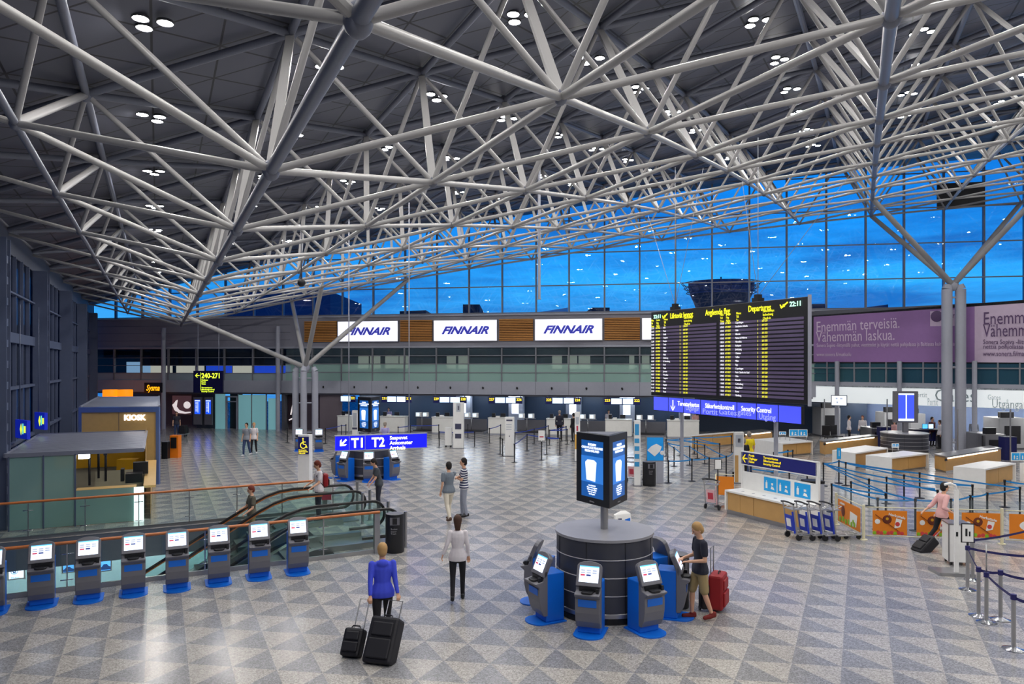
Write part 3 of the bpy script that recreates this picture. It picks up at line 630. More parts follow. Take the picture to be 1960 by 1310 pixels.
for s_, a_, b_, z_o in (('Portit',.395,.5,.04),('Gates',.51,.627,.08),('Utgångar',.27,.37,.12),('gates',.635,.72,.12),('Utgång',.765,.86,.04)): text(s_, 'ghost_lettering', m_dim, ps, FT(W_*a_, -.012, Zb+z_o), width=W_*(b_-a_), size=.3)
for px, base_y in ((1297, 915), (1476, 940)):
    k = (px-CX)/F; d = V((math.cos(R_), math.sin(R_), 0)); x = (A_.x-k*A_.y)/(k*d.y-d.x)
    MB().cyl((x,.22,0),(x,.22,Zb),.075,n=14).box(x-.1,x+.1,.12,.25,Zb,Zb+.06).build('pole', m_fascia, ps)
# T1 T2 sign
A_, R_, W_ = facing(642, 24, 817, 25)
t2 = empty('arrivals_sign', A_, R_, 'blue hanging sign with yellow arrow and white T1 T2 lettering over the rear kiosks', 'sign')
Zb, Zt = zof(863, 24), zof(836, 24); m_sblue = mat('sign_blue', srgb(14,20,225), .4, emit=.8); m_cream = mat('cream_letters', srgb(250,248,200), .5, emit=.95)
MB().box(0, W_, 0, .12, Zb, Zt).build('box', m_sblue, t2); MB().box(-.02, W_+.02, -.01, .13, Zb-.03, Zb).box(-.02, W_+.02, -.01, .13, Zt, Zt+.03).box(.44,.455,-.01,0,Zb,Zt).box(.96,.975,-.01,0,Zb,Zt).build('trim', m_fascia, t2)
mb = MB(M.Translation((.23,-.012,(Zb+Zt)/2)) @ M.Rotation(math.radians(45), 4, 'Y')); mb.box(-.03,.03,0,.006,-.1,.17); mb.poly([(0,0,-.13),(.12,0,0),(.12,0,.08),(0,0,-.05)]); mb.poly([(0,0,-.13),(0,0,-.05),(-.12,0,.08),(-.12,0,0)]); mb.T = M.Translation((.23,-.012,(Zb+Zt)/2)); mb.build('arrow', m_cream, t2)
text('T1', 'lettering', m_cream, t2, FT(.51, -.012, Zb+.08), size=.44, width=.38, bold=.012); text('T2', 'lettering', m_cream, t2, FT(1.18, -.012, Zb+.08), size=.44, width=.44, bold=.012)
text('Saapuvat\nAnkomster\nArrivals', 'lettering', m_cream, t2, FT(1.78, -.012, Zt-.16), size=.17, bold=.004)
for x in (.44, 2.45): MB().cyl((x,.06,Zt),(x,.06,9.6 if x < 1 else 10.3),.018,n=6).build('hanging_rod', m_fascia, t2)
# gate sign 240-271 hanging at the left
A_, R_, W_ = facing(370, 50, 426, 49.8)
g2 = empty('gate_sign', A_, R_, 'dark navy hanging sign with yellow arrow and 240-271 near the back left wall', 'sign')
Zb, Zt = zof(752, 50), zof(710, 50); MB().box(0, W_, 0, .15, Zb, Zt).build('box', mat('night_navy', srgb(14,10,60), .4), g2)
m_ly = mat('lime_letters', srgb(225,250,60), .5, emit=1.0)
text('240-271', 'lettering', m_ly, g2, FT(W_*.28, -.01, Zt-.5), size=.48, width=W_*.62, bold=.012)
text('Utgångar\nPortit\nGates\n \nTurvatarkastus\nSäkerhetskontroll\nSecurity Control', 'lettering', m_ly, g2, FT(W_*.28, -.01, Zt-.68), size=.13, bold=.004); MB().box(W_*.25, W_*.26, -.01, 0, Zb+.15, Zt-.12).build('divider', m_ly, g2)
mb = MB(M.Translation((W_*.14,-.015,Zt-.33))); mb.box(-.12,.16,0,.005,-.022,.022); mb.poly([(-.16,0,0),(-.02,0,.14),(.04,0,.14),(-.1,0,0)]); mb.poly([(-.16,0,0),(-.1,0,0),(.04,0,-.14),(-.02,0,-.14)]); mb.build('arrow', m_ly, g2)
for x in (.3, W_-.3): MB().cyl((x,.07,Zt),(x,.07,7.6),.02,n=6).build('hanging_rod', m_fascia, g2)
# ================================================================ self-service kiosks
m_kscreen = mat('kiosk_screen', srgb(222,232,252), .3, emit=1.0); m_cyanbar = mat('screen_cyan', srgb(90,190,240), .3, emit=.9)
m_ic1 = mat('icon_grey', srgb(176,186,206), .3, emit=.6); m_ic2 = mat('icon_red', srgb(205,60,90), .3, emit=.5); m_ic3 = mat('icon_navy', srgb(40,60,140), .3, emit=.4)
def mk_kiosk(label):
    r = empty('check_in_kiosk', (0,0,0), 0, label, 'check-in kiosk')
    MB().ezt([(-.21,-.05),(.21,-.05),(.21,.34),(-.21,.34)], .02, .92).build('cabinet', m_blue, r, .02)
    n = 14; pts = [(.27*math.cos(math.pi+math.pi*k/n), -.12+.22*math.sin(math.pi+math.pi*k/n)) for k in range(n+1)]+[(.27,.36),(-.27,.36)]
    MB().ezt(pts, 0, .022).build('base_plate', m_blue, r)
    front = [(-.1,.14),(-.165,.26),(-.2,.42),(-.205,.56),(-.2,.68),(-.27,.735),(-.285,.765),(-.12,.79),(-.1,.86),(-.1,.97),(-.02,1.0),(-.02,.14)]
    sh = MB().ext(front, -.225, .225).build('front_shell', m_kgrey, r, .015)
    # tilted rounded head
    T = M.Translation((0,-.1,.86)) @ M.Rotation(math.radians(-24), 4, 'X')
    hd = [(-.225,0),(.225,0),(.225,.36),(.19,.405),(.1,.435),(0,.445),(-.1,.435),(-.19,.405),(-.225,.36)]
    mb = MB(T); n = len(hd); vs = [(x,-.045,z) for x, z in hd]+[(x,.045,z) for x, z in hd]
    mb.add(vs, [tuple(range(n)), tuple(reversed(range(n, 2*n)))]+[(k,k+n,(k+1)%n+n,(k+1)%n) for k in range(n)]); h_ = mb.build('screen_head', m_kgrey, r, .012)
    T2 = T @ M.Translation((0,-.0475,0))
    s_ = MB(T2).quad((-.175,0,.07),(.175,0,.07),(.175,0,.355),(-.175,0,.355)).build('screen', m_kscreen, h_)
    mb = MB(T2 @ M.Translation((0,-.002,0)))
    mb.quad((-.175,0,.335),(.175,0,.335),(.175,0,.355),(-.175,0,.355),0)
    for c_ in range(3):
        for q_ in range(2): mb.quad((-.15+c_*.105,0,.265-q_*.04),(-.07+c_*.105,0,.265-q_*.04),(-.07+c_*.105,0,.29-q_*.04),(-.15+c_*.105,0,.29-q_*.04),1)
    mb.quad((-.15,0,.18),(-.07,0,.18),(-.07,0,.208),(-.15,0,.208),2); mb.quad((-.045,0,.18),(.035,0,.18),(.035,0,.208),(-.045,0,.208),3)
    mb.build('screen_icons', [m_cyanbar, m_ic1, m_ic2, m_ic3], h_)
    MB().box(-.16,.16,-.14,-.101,.79,.87).build('slot_recess', m_black, r)
    MB().ezt([(-.1,-.25),(-.06,-.275),(.06,-.275),(.1,-.25),(.11,-.14),(-.11,-.14)], .775, .81).build('passport_reader', m_black, r, .008)
    MB().box(.15,.2,-.2,-.13,.77,.86).build('card_slot', m_black, r)
    MB().ext([(-.204,.53),(-.21,.53),(-.212,.66),(-.205,.66)], -.165, .165).build('blue_panel', m_blue, r)
    return r
K = 'self-service kiosks by the escalator railing'
kp = [(-22,1184),(76.6,1169),(168,1158),(256,1146),(341,1136),(422,1125),(500.7,1114),(576,1104)]
kiosk0 = None
for k, (px, py) in enumerate(kp):
    p = fl(px, py); p = p+V((-.471,.882,0))*.34
    lab = 'blue and grey self-service kiosk before the escalator railing, %s' % ['cut by the left picture edge' if k == 0 else ORD[k]+' from the picture edge'][0]
    if k == 7: lab = 'blue and grey self-service kiosk at the right end of the railing row'
    if kiosk0 is None: kiosk0 = mk_kiosk(lab); kiosk0.location = p; kiosk0.rotation_euler = (0,0,math.radians(28)); kiosk0['group'] = K
    else: copy_thing(kiosk0, p, math.radians(28+k*-.6), lab, K)
# ---------------------------------------------------------------- round drums with three-sided advert displays
m_drum = mat('drum_charcoal', srgb(62,64,74), .4); m_drumtop = mat('drum_top_grey', srgb(150,150,156), .35)
m_ad1 = mat('ad_blue_dark', srgb(22,84,158), .3, emit=.55); m_ad2 = mat('ad_blue_light', srgb(48,120,206), .3, emit=.6); m_adw = mat('ad_white', srgb(232,240,252), .3, emit=.7)
def drum(c, R_, Ht, label, adv=True):
    r = empty('display_drum', (c.x, c.y, 0), 0, label, 'kiosk pillar')
    mb = MB(); mb.lathe([(R_*.97,0),(R_*.97,.12)], 48); mb.build('plinth', m_black, r)
    MB().lathe([(R_*.985,.12),(R_,.13),(R_,.2),(R_*.985,.21)], 48).build('base_ring', m_inox, r)
    MB().lathe([(R_*.985,.2),(R_*.985,Ht-.05)], 48).build('drum_wall', m_drum, r)
    for k in range(1, 4): z = .2+(Ht-.25)*k/4; MB().lathe([(R_*.985,z-.012),(R_*.995,z),(R_*.985,z+.012)], 48).build('seam_ring', m_drumtop, r)
    for k in range(8): a = k*math.pi/4+.3; MB().box(-.006,.006,-R_*.99,-R_*.98,.2,Ht-.05, T=M.Rotation(a, 4, 'Z')).build('seam', m_black, r)
    MB().lathe([(R_*.985,Ht-.06),(R_*1.01,Ht-.05),(R_*1.01,Ht),(.001,Ht+.012)], 48).build('drum_top', m_drumtop, r)
    return r
c1 = V((1.81, 14.35, 0)); d1 = drum(c1, .95, 1.57, 'charcoal round drum under a three-sided advert display, ringed by kiosks, front')
def prism(c, z0, z1, side, ang, label, zp):
    r = empty('advert_display', (c.x, c.y, zp), ang, label, 'advert screen')
    MB().cyl((0,0,.012),(0,0,z0-zp),.075,n=16).lathe([(.11,z0-zp-.05),(.11,z0-zp-.03)],16).build('post', m_inox, r)
    Rr = side/math.sqrt(3); h_ = z1-z0; zz = z0-zp
    pts = [(Rr*math.cos(math.radians(-90+120*k)), Rr*math.sin(math.radians(-90+120*k))) for k in range(3)]
    MB().ezt(pts, zz, zz+h_).build('display_case', m_black, r, .01); MB().ezt([(x*.8,y*.8) for x, y in pts], zz+h_, zz+h_+.005).build('case_top', m_dark, r)
    ap = Rr/2
    for k in range(3):
        T = M.Rotation(math.radians(60+120*k), 4, 'Z') @ M.Translation((0,-ap-.004,zz)); s2 = side*.33
        sc_ = MB(T).quad((-s2,0,h_*.1),(s2,0,h_*.1),(s2,0,h_*.9),(-s2,0,h_*.9)).build('screen', m_ad1, r)
        T3 = T @ M.Translation((0,-.003,0)); MB(T3).quad((-s2,0,h_*.31),(s2,0,h_*.31),(s2,0,h_*.68),(-s2,0,h_*.68)).build('picture_band', m_ad2, sc_)
        T4 = T @ M.Translation((0,-.006,0)); mb = MB(T4); mb.poly([(-s2*.5,0,h_*.34),(s2*.3,0,h_*.33),(s2*.42,0,h_*.6),(s2*.2,0,h_*.63),(-s2*.4,0,h_*.63),(-s2*.62,0,h_*.59)]); mb.build('white_carton', m_adw, sc_)
        text('SUOMEN\nCHOCOLATE PRALINES\nFROM FINLAND', 'lettering', m_adw, sc_, T4 @ M.Translation((0,0,h_*.83)) @ M.Rotation(math.pi/2, 4, 'X'), size=h_*.045, align='CENTER', bold=.002)
        text('www.helsinki\nshop at the airport\nbefore your flight\nfrom our store\nby the gate', 'lettering', m_adw, sc_, T4 @ M.Translation((0,0,h_*.26)) @ M.Rotation(math.pi/2, 4, 'X'), size=h_*.03, align='CENTER')
        text('JCDecaux', 'maker_name', m_drumtop, r, T4 @ M.Translation((0,0,h_*.035)) @ M.Rotation(math.pi/2, 4, 'X'), size=h_*.025, align='CENTER')
    return r
prism(V((c1.x,c1.y,0)), H-273*13.95/F, H-135*13.95/F-.0, 1.03, math.radians(2), 'black three-sided advert display with blue screens on the front drum', 1.57)
GD = 'kiosks standing around the front drum'
for k, (a, w_) in enumerate(((-108,'facing the viewer, left of centre'),(-63,'turned slightly right'),(-18,'used by the man in shorts'),(27,'behind right, seen from its back'),(162,'behind on the left'),(207,'turned left'))):
    t = math.radians(a); p = c1+V((math.cos(t), math.sin(t), 0))*1.38
    copy_thing(kiosk0, p, t+math.pi/2, 'blue kiosk at the front drum, '+w_, GD)
c2 = V((-6.1, 31.3, 0)); drum(c2, .95, 1.57, 'charcoal round drum ringed by kiosks behind the arrivals sign')
prism(c2, H-128*31.3/F, H+(-62)*31.3/F, .95, math.radians(16), 'black three-sided advert display above the rear drum, behind the arrivals sign', 1.57)
for k, (a, w_) in enumerate(((-80,'straight in front'),(-125,'front left'),(-35,'right side, turned right'),(-170,'left side'))):
    t = math.radians(a); p = c2+V((math.cos(t), math.sin(t), 0))*1.38
    copy_thing(kiosk0, p, t+math.pi/2, 'blue and grey kiosk at the rear drum, '+w_, 'kiosks standing around the rear drum')
c3 = fl(1748, 868); c3 = V((c3.x, c3.y+.9, 0)); drum(c3, 1.2, H-(828-HY)*c3.y/F, 'low wide grey drum with a flight screen on top, right of the counters')
ff = empty('flight_screen', (c3.x, c3.y-.1, H-(828-HY)*c3.y/F+.016), math.radians(-6), 'upright grey screen pylon with a blue timetable on the right grey drum', 'screen')
zt_ = H-(749-HY)*c3.y/F-ff.location.z; zb_ = H-(809-HY)*c3.y/F-ff.location.z; wd = 22*c3.y/F
MB().box(-.13,.13,-.1,.1,.0,zb_).build('stem', m_kgrey, ff); MB().box(-wd,wd,-.12,.12,zb_,zt_).build('case', m_kgrey, ff, .02)
MB().quad((-wd*.65,-.125,zb_+.1),(wd*.65,-.125,zb_+.1),(wd*.65,-.125,zt_-.12),(-wd*.65,-.125,zt_-.12)).build('screen', m_sb, ff)
MB().quad((-wd*.65,-.13,zb_+.1),(wd*.65,-.13,zb_+.1),(wd*.65,-.13,zb_+.22),(-wd*.65,-.13,zb_+.22)).quad((-wd*.65,-.13,zt_-.2),(wd*.65,-.13,zt_-.2),(wd*.65,-.13,zt_-.12),(-wd*.65,-.13,zt_-.12)).quad((-.03,-.13,zb_+.22),(.03,-.13,zb_+.22),(.03,-.13,zt_-.2),(-.03,-.13,zt_-.2)).build('screen_lines', m_sw, ff)
for k, (px, py) in enumerate(((569,865),(607,866))):
    p = fl(px, py); copy_thing(kiosk0, p+V((0,.35,0)), math.radians(12), 'small far blue kiosk before the branched column, %s one of two' % ('left' if k == 0 else 'right'), 'two kiosks before the branched column')
# ================================================================ escalator well: railings and escalators
m_eglass = glass('railing_glass', (.80,.92,.89), 1.3)
def railing(label, b, a0, a1, name):
    r = empty(name, WE, math.atan2(u2.y, u2.x), label, 'railing')
    MB().quad((a0,-b,.06),(a1,-b,.06),(a1,-b,.98),(a0,-b,.98)).build('glass_panel', m_eglass, r)
    MB().box(a0-.0, a1, -b-.03, -b+.03, 0, .1).build('kick_rail', m_inox, r)
    MB().cyl((a0,-b,1.03),(a1+.05,-b,1.03),.035,n=12).build('handrail', m_rail, r)
    x = a1-.03; k = 0
    while x > a0:
        MB().box(x-.012, x+.012, -b-.02, -b+.02, .1, 1.0).build('post', m_inox, r) if k else MB().box(x-.07, x+.07, -b-.06, -b+.06, 0, 1.0).build('end_post', m_inox, r)
        if k:
            for z in (.25, .8): MB().cyl((x-.12,-b-.02,z),(x+.12,-b-.02,z),.012,n=6).build('clamp', m_chrome, r)
        x -= 1.35; k += 1
    return r
railing('far glass railing with a wooden handrail behind the escalators', -.0, -15.2, 0, 'glass_railing')
railing('near glass railing with a wooden handrail behind the kiosk row', 5.85, -9.2, -.36+.25, 'glass_railing')
m_deck = mat('escalator_deck_steel', srgb(170,172,170), .28, .9); m_step = mat('escalator_step', srgb(88,90,92), .45, .5)
TOP, BOT = -1.9, -1.9-(-LZ)/math.tan(math.radians(30))
def path(off, ext0=.55, ext1=.6, R_=.30):      # handrail path in (a, z), loop at the upper end
    pts = [(ext0-1.0, off)]
    return pts
def escalator(b0, b1, label, wood):
    r = empty('escalator', WE, math.atan2(u2.y, u2.x), label, 'escalator')
    s30, c30 = math.sin(math.radians(30)), math.cos(math.radians(30))
    def zf(a):       # tread line
        if a > -1.2: return 0.0
        if a > -2.4: t = (-1.2-a)/1.2; return -.35*t*t
        return -.35-( -2.4-a)*math.tan(math.radians(30))
    ab = -2.4-(-LZ-.7)/math.tan(math.radians(30))
    As = [.0,-.6,-1.2,-1.6,-2.0,-2.4]+[-2.4-(k+1)*(-2.4-ab)/8 for k in range(8)]+[ab-.5, ab-1.2]
    Z = [zf(a) if a >= ab else LZ+.35*max(0,(a-(ab-1.2))/1.2)**2 for a in As]
    for bb in (b0, b1):
        # balustrade glass
        mb = MB(); mb.add([(a,-bb,z+.12) for a, z in zip(As, Z)]+[(a,-bb,z+.88) for a, z in zip(As, Z)], [(k,k+1,k+1+len(As),k+len(As)) for k in range(len(As)-1)]); mb.build('balustrade_glass', m_eglass, r)
        # skirt decks on both sides
        prof = list(zip(As, Z))
        mb = MB(); n = len(prof)
        vs = [(a,-bb+.12,z-.28) for a, z in prof]+[(a,-bb+.12,z+.14) for a, z in prof]+[(a,-bb-.12,z-.28) for a, z in prof]+[(a,-bb-.12,z+.14) for a, z in prof]
        fs = []
        for k in range(n-1): fs += [(k,k+1,k+1+n,k+n),(k+2*n,k+3*n,k+1+3*n,k+1+2*n),(k+n,k+1+n,k+1+3*n,k+3*n),(k,k+2*n,k+1+2*n,k+1)]
        fs += [(0,n,3*n,2*n)]; mb.add(vs, fs); mb.build('skirt_deck', m_deck, r)
        # handrail with its rounded newel end
        pts = []
        for k in range(13):
            t = math.pi*(-.5+k/12); pts.append((.35+.36*math.cos(t), -bb, .585+.36*math.sin(t)))
        pts = [(-.3,-bb,.225)]+pts+[(a,-bb,z+.945) for a, z in zip(As[1:], Z[1:])]
        MB().tube(pts, .042, 8).build('handrail', m_rubber, r)
        if wood: MB().tube([(p[0],p[1]+.0,p[2]-.05) for p in pts[14:]], .03, 6).build('handrail_guide', m_rail if wood == 1 else m_chrome, r)
        MB().cyl((.35,-bb-.01,.585),(.35,-bb+.01,.585),.33,n=20).build('newel_glass', m_eglass, r)
    mb = MB(); bm0, bm1 = -b0-.12, -b1+.12
    MB().box(-1.15, .55, bm1, bm0, 0.0, .03).build('landing_plate', m_deck, r)
    mb = MB(); a = -1.15; z0 = -.02
    while a > ab: 
        z = round(zf(a)/.2)*.2 if a < -2 else zf(a); a2 = a-.36; mb.box(a2, a, bm1, bm0, z-.2, z-.0); a = a2
    mb.build('steps', m_step, r)
    # truss sides below
    mb = MB(); prof = list(zip(As, Z)); n = len(prof)
    for bb in (-b0-.13, -b1+.13):
        mb.add([(a,bb,z-.28) for a, z in prof]+[(a,bb,z-.95) for a, z in prof], [(k,k+1,k+1+n,k+n) for k in range(n-1)])
    mb.add([(a,-b0-.13,z-.95) for a, z in prof]+[(a,-b1+.13,z-.95) for a, z in prof], [(k,k+1,k+1+n,k+n) for k in range(n-1)])
    mb.build('truss_cladding', mat('escalator_cladding', srgb(92,98,104), .35, .5), r)
    m_dot = mat('balustrade_lamp', (1,1,1), .4, emit=160)
    for k, bb in enumerate((b0, b1)):
        for q_ in range(3):
            a = -3.2-q_*2.2-k*.9; MB().ball((a,-bb-.13,zf(a)+.02), .025, 8).build('skirt_lamp', m_dot, r)
    return r
escalator(.75, 2.05, 'far escalator with black handrails carrying the man with the backpack', 1)
escalator(3.9, 5.15, 'near escalator with black handrails next to the near glass railing', 2)
# lower hall: lit wall adverts
m_lad = mat('lower_advert_blue', srgb(80,150,225), .3, emit=.9); m_lad2 = mat('lower_advert_pale', srgb(205,228,245), .3, emit=.95); m_ldk = mat('advert_dark', srgb(30,60,110), .3, emit=.4)
def well_at(px, py, b):       # point on the upright plane at distance b in the well frame
    k = (px-CX)/F; P = WE+n2*b; Y_ = None
    a = (P.x-k*P.y)/(k*u2.y-u2.x); Yy = P.y+a*u2.y; return a, H-(py-HY)*Yy/F
for k, (pa, pb, ya, yb, lab) in enumerate(((14,48,1080,1112,'pale lit wall advert with a round blue car emblem, lower hall, far left'),(118,144,1072,1099,'blue lit wall advert showing a car, lower hall, second from left'),(190,214,1064,1096,'blue lit wall advert beside the escalator, lower hall, third from left'))):
    B_ = -4.5; a0, z0 = well_at(pa, yb, B_); a1, z1 = well_at(pb, ya, B_)
    if a1 < a0: a0, a1 = a1, a0
    r = empty('lit_advert', wp(a0, B_, min(z0, z1)), math.atan2(u2.y, u2.x), lab, 'advert screen'); w_ = a1-a0; h_ = abs(z1-z0)
    MB().box(0,w_,0,.1,0,h_).build('frame', m_inox, r); MB().quad((.04,-.01,.04),(w_-.04,-.01,.04),(w_-.04,-.01,h_-.04),(.04,-.01,h_-.04)).build('screen', m_lad2 if k == 0 else m_lad, r)
    mb = MB()
    if k == 0:
        T = M.Translation((w_*.4,-.02,h_*.6)); R_ = h_*.2; mb.tube([(R_*math.cos(t*math.pi/12),0,R_*math.sin(t*math.pi/12)) for t in range(25)], R_*.09, 6, T=T)
        for a_, b_ in (((-.55,.65),(-.2,-.7)),((-.2,-.7),(0,-.15)),((0,-.15),(.2,-.7)),((.2,-.7),(.55,.65)),((-.25,.85),(0,.25)),((0,.25),(.25,.85))): mb.bar((a_[0]*R_,0,a_[1]*R_),(b_[0]*R_,0,b_[1]*R_),.02,R_*.14,T=T,up=(0,1,0))
        mb.build('emblem', m_ldk, r); text('Das Auto.', 'lettering', m_ldk, r, FT(w_*.2,-.02,h_*.12), width=w_*.5, size=h_*.14)
    else:
        mb.poly([(w_*x,-.02,h_*y) for x, y in ((.1,.15),(.9,.12),(.92,.3),(.75,.36),(.6,.5),(.35,.5),(.2,.34),(.08,.3))]); mb.build('car_picture', m_ldk, r)
o = MB(ETM).box(-13, -2, 7.0, 7.1, -1.35, -1.25).build('tube_lamp', mat('lower_tube_lamp', (1,1,1), .5, emit=38)); tag(o, 'long white tube lamp under the lower hall ceiling', 'ceiling light')  # this tube and the panels below are unseen, added to brighten the lower hall
for k in range(4):
    o = MB(ETM).box(-13+k*3.4, -11.6+k*3.4, 3.6, 3.9, -.83, -.8).build('ceiling_panel_lamp', MATS['lower_tube_lamp']); tag(o, 'square white ceiling lamp in the lower hall, %s from the left' % ORD[k], 'ceiling light')
# bollards and bin at the escalator heads
for k, (px, py, w_) in enumerate(((684,977,'leftmost, before the rear drum'),(694,1003,'second from left'),(708,996,'before the dark-shirted man'),(743,1023,'just left of the big black bin'),(776,1047,'just right of the big black bin'))):
    p = fl(px, py); o = MB().cyl((0,0,0),(0,0,.93),.045,n=14).cyl((0,0,0),(0,0,.01),.08,n=14).build('steel_bollard', m_inox); o.location = p; tag(o, 'round steel bollard at the escalator head, '+w_, 'bollard', 'bollards at the escalator head')
def bin_(px, py, rad, ht, label):
    p = fl(px, py); p.y += rad
    r = empty('litter_bin', p, math.radians(8), label, 'bin'); MB().lathe([(rad*.96,0),(rad,.03),(rad,ht-.04),(rad*.95,ht)], 28).build('body', m_black, r)
    MB().lathe([(rad*.95,ht),(rad*.8,ht+.01),(.01,ht+.01)], 28).build('lid', m_dark, r)
    MB().box(-rad*.5,rad*.5,-rad*1.02,-rad*.8,ht*.74,ht*.93).build('opening', m_kgrey, r); MB().box(-rad*.24,rad*.24,-rad*1.04,-rad*.8,ht*.76,ht*.92).build('flap', m_black, r)
    text('Roskat\nSopor\nTrash', 'lettering', m_drumtop, r, FT(-.1,-rad*1.01,ht*.62), size=.06); return r
bin_(753, 1061, .24, .98, 'round black litter bin beside the escalator head')
bin_(1245, 932, .26, .95, 'round black litter bin below the blue poster stand')
bin_(1304, 1168, .2, 1.05, 'round black litter bin behind the kiosk used by the man in shorts')
# ================================================================ luggage stalls at the left
m_frost = glass('frosted_green_glass', (.6,.75,.7), .9, rough=.1, density=.75, frost=srgb(138,176,172))
m_louv = mat('louvre_grey', srgb(140,144,160), .35, .4); m_ply = mat('birch_plywood', srgb(205,170,108), .45, var=.1); m_cream_w = mat('cream_partition', srgb(186,178,150), .5)
m_yel_p = mat('yellow_panel', srgb(214,160,20), .4); m_oran = mat('orange_panel', srgb(245,130,20), .45)
a1_, rz1 = V((-14.45, 21.0, 0)), math.atan2(D1.y, D1.x)-math.pi/2
s1 = empty('coffee_stall', a1_, math.atan2(.46, 1), 'frosted green glass stall with a grey slatted roof beside the escalator railing', 'stall')
W1 = 3.45
MB().quad((0,0,.02),(1.65,0,.02),(1.65,0,2.12),(0,0,2.12)).build('glass_wall', m_frost, s1)
MB().quad((1.65,0,.02),(W1,0,.02),(W1,0,1.05),(1.65,0,1.05)).build('glass_counter_front', m_frost, s1)
for x in (0,.85,1.65): MB().box(x-.02,x+.02,-.03,.03,0,2.15).build('post', m_lmull, s1)
MB().box(1.65, W1-.2, .02, .5, 1.0, 1.06).build('counter_top', m_ply, s1)
dl = M.Rotation(-math.atan2(.46,1), 4, 'Z').to_3x3() @ V((D1.x, D1.y, 0)).normalized()      # depth direction in local frame
def P1(x, t, z): return (x+dl.x*t, dl.y*t, z)
mb = MB(); 
for k in range(18): t = .1+k*.39; mb.bar(P1(-.1,t,2.2), P1(W1+.05,t,2.2), .17, .012, up=(0,-.1,1))
mb.build('roof_slats', m_louv, s1)
MB().bar(P1(-.1,0,2.18),P1(W1,0,2.18),.06,.12).bar(P1(-.1,6.8,2.18),P1(W1,6.8,2.18),.06,.12).bar(P1(-.1,0,2.18),P1(-.1,6.8,2.18),.06,.1).bar(P1(W1,0,2.18),P1(W1,6.8,2.18),.06,.1).build('roof_frame', m_louv, s1)
for t in (6.8,): MB().box(P1(-.1,t,0)[0], P1(W1,t,0)[0], dl.y*t-.05, dl.y*t+.05, 0, 2.1).build('back_wall', m_cream_w, s1)
mb = MB(); mb.add([P1(1.9,3.9,0),P1(W1,3.9,0),P1(W1,3.9,1.1),P1(1.9,3.9,1.1)], [(0,1,2,3)]); mb.build('low_partition', m_cream_w, s1)
mb = MB(); mb.add([P1(0.4,6.6,.9),P1(W1,6.6,.9),P1(W1,6.6,2.1),P1(.4,6.6,2.1)], [(0,1,2,3)]); mb.build('yellow_wall', m_yel_p, s1)
mb = MB(); mb.add([P1(W1,0.2,1.05),P1(W1+.35,.2,1.05),P1(W1+.35,6.8,1.05),P1(W1,6.8,1.05),P1(W1,0.2,.98),P1(W1+.35,.2,.98),P1(W1+.35,6.8,.98),P1(W1,6.8,.98)], [(0,1,2,3),(4,7,6,5),(0,4,5,1),(1,5,6,2),(2,6,7,3),(3,7,4,0)]); mb.build('side_counter', m_ply, s1)
mb = MB(); mb.add([P1(W1+.2,0.2,0),P1(W1+.2,6.8,0),P1(W1+.2,6.8,.98),P1(W1+.2,.2,.98)], [(0,1,2,3)]); mb.build('side_front', m_ply, s1)
mb = MB(); mb.add([P1(W1,4.3,1.05),P1(W1,6.8,1.05),P1(W1,6.8,2.35),P1(W1,5.2,2.35)], [(0,1,2,3)]); mb.build('side_screen', m_ply, s1)
MB().box(W1-.25,W1+.02,-.06,.0,0,1.05).build('light_column', mat('stall_light_column', (.85,1,.97), .4, emit=1.3), s1)
MB().box(1.72,2.0,.05,.3,1.98,2.12).build('strip_lamp', mat('stall_lamp', (1,1,1), .4, emit=5), s1)
for x, t in ((1.95,.9),(2.1,2.4),(2.35,1.6)): MB().cyl(P1(x,t,1.06),P1(x,t,2.15),.035,n=8).build('roof_post', m_black, s1)
for x, t in ((2.4,.6),(2.9,1.2),(3.1,3.2)): MB().lathe([(.05,2.0),(.06,2.12),(.02,2.15)],10,c=P1(x,t,0)).build('spot_lamp', m_black, s1)
mb = MB(); c_ = P1(3.15,2.2,0); mb.box(c_[0]-.25,c_[0]+.25,c_[1]-.25,c_[1]+.3,.9,1.2); mb.box(c_[0]-.05,c_[0]+.4,c_[1]+.3,c_[1]+.6,1.1,1.5); mb.box(c_[0]-.4,c_[0]-.3,c_[1]-.1,c_[1]+.3,.95,1.35)
o = mb.build('espresso_machine', m_black); o.parent = s1
s2 = empty('kiosk_shop', (-17.05, 28.9, 0), math.radians(8), 'cream shop box with white KIOSK lettering, blue beam and slatted roof, left', 'stall')
W2 = 2.95; d2 = M.Rotation(-math.radians(8), 4, 'Z').to_3x3() @ V((D1.x, D1.y, 0)).normalized()
def P2(x, t, z): return (x+d2.x*t, d2.y*t, z)
MB().box(.05,W2-.1,.0,.08,0,2.92).build('front_wall', m_ply, s2)
m_bluebeam = mat('steel_blue_frame', srgb(96,120,176), .35, .3)
MB().box(-.05,W2,-.06,.1,2.9,3.1).build('beam', m_bluebeam, s2); MB().box(W2-.12,W2,-.06,.1,0,2.9).build('corner_post', m_bluebeam, s2); MB().box(-.05,.05,-.06,.1,0,2.9).build('corner_post', m_bluebeam, s2)
MB().box(W2*.48,W2*.485,-.01,0,.2,2.9).build('panel_joint', m_dark, s2)
mb = MB(); mb.add([P2(W2,0.1,0),P2(W2,10,0),P2(W2,10,2.9),P2(W2,.1,2.9)], [(0,1,2,3)]); mb.build('side_wall', m_black, s2)
mb = MB()
for k in range(17): t = .2+k*.6; mb.bar(P2(-.05,t,3.12), P2(W2,t,3.12), .18, .012, up=(0,-.1,1))
mb.bar(P2(0,0,3.12),P2(0,10,3.12),.06,.08).bar(P2(W2,0,3.12),P2(W2,10,3.12),.06,.08).build('roof_slats', m_louv, s2)
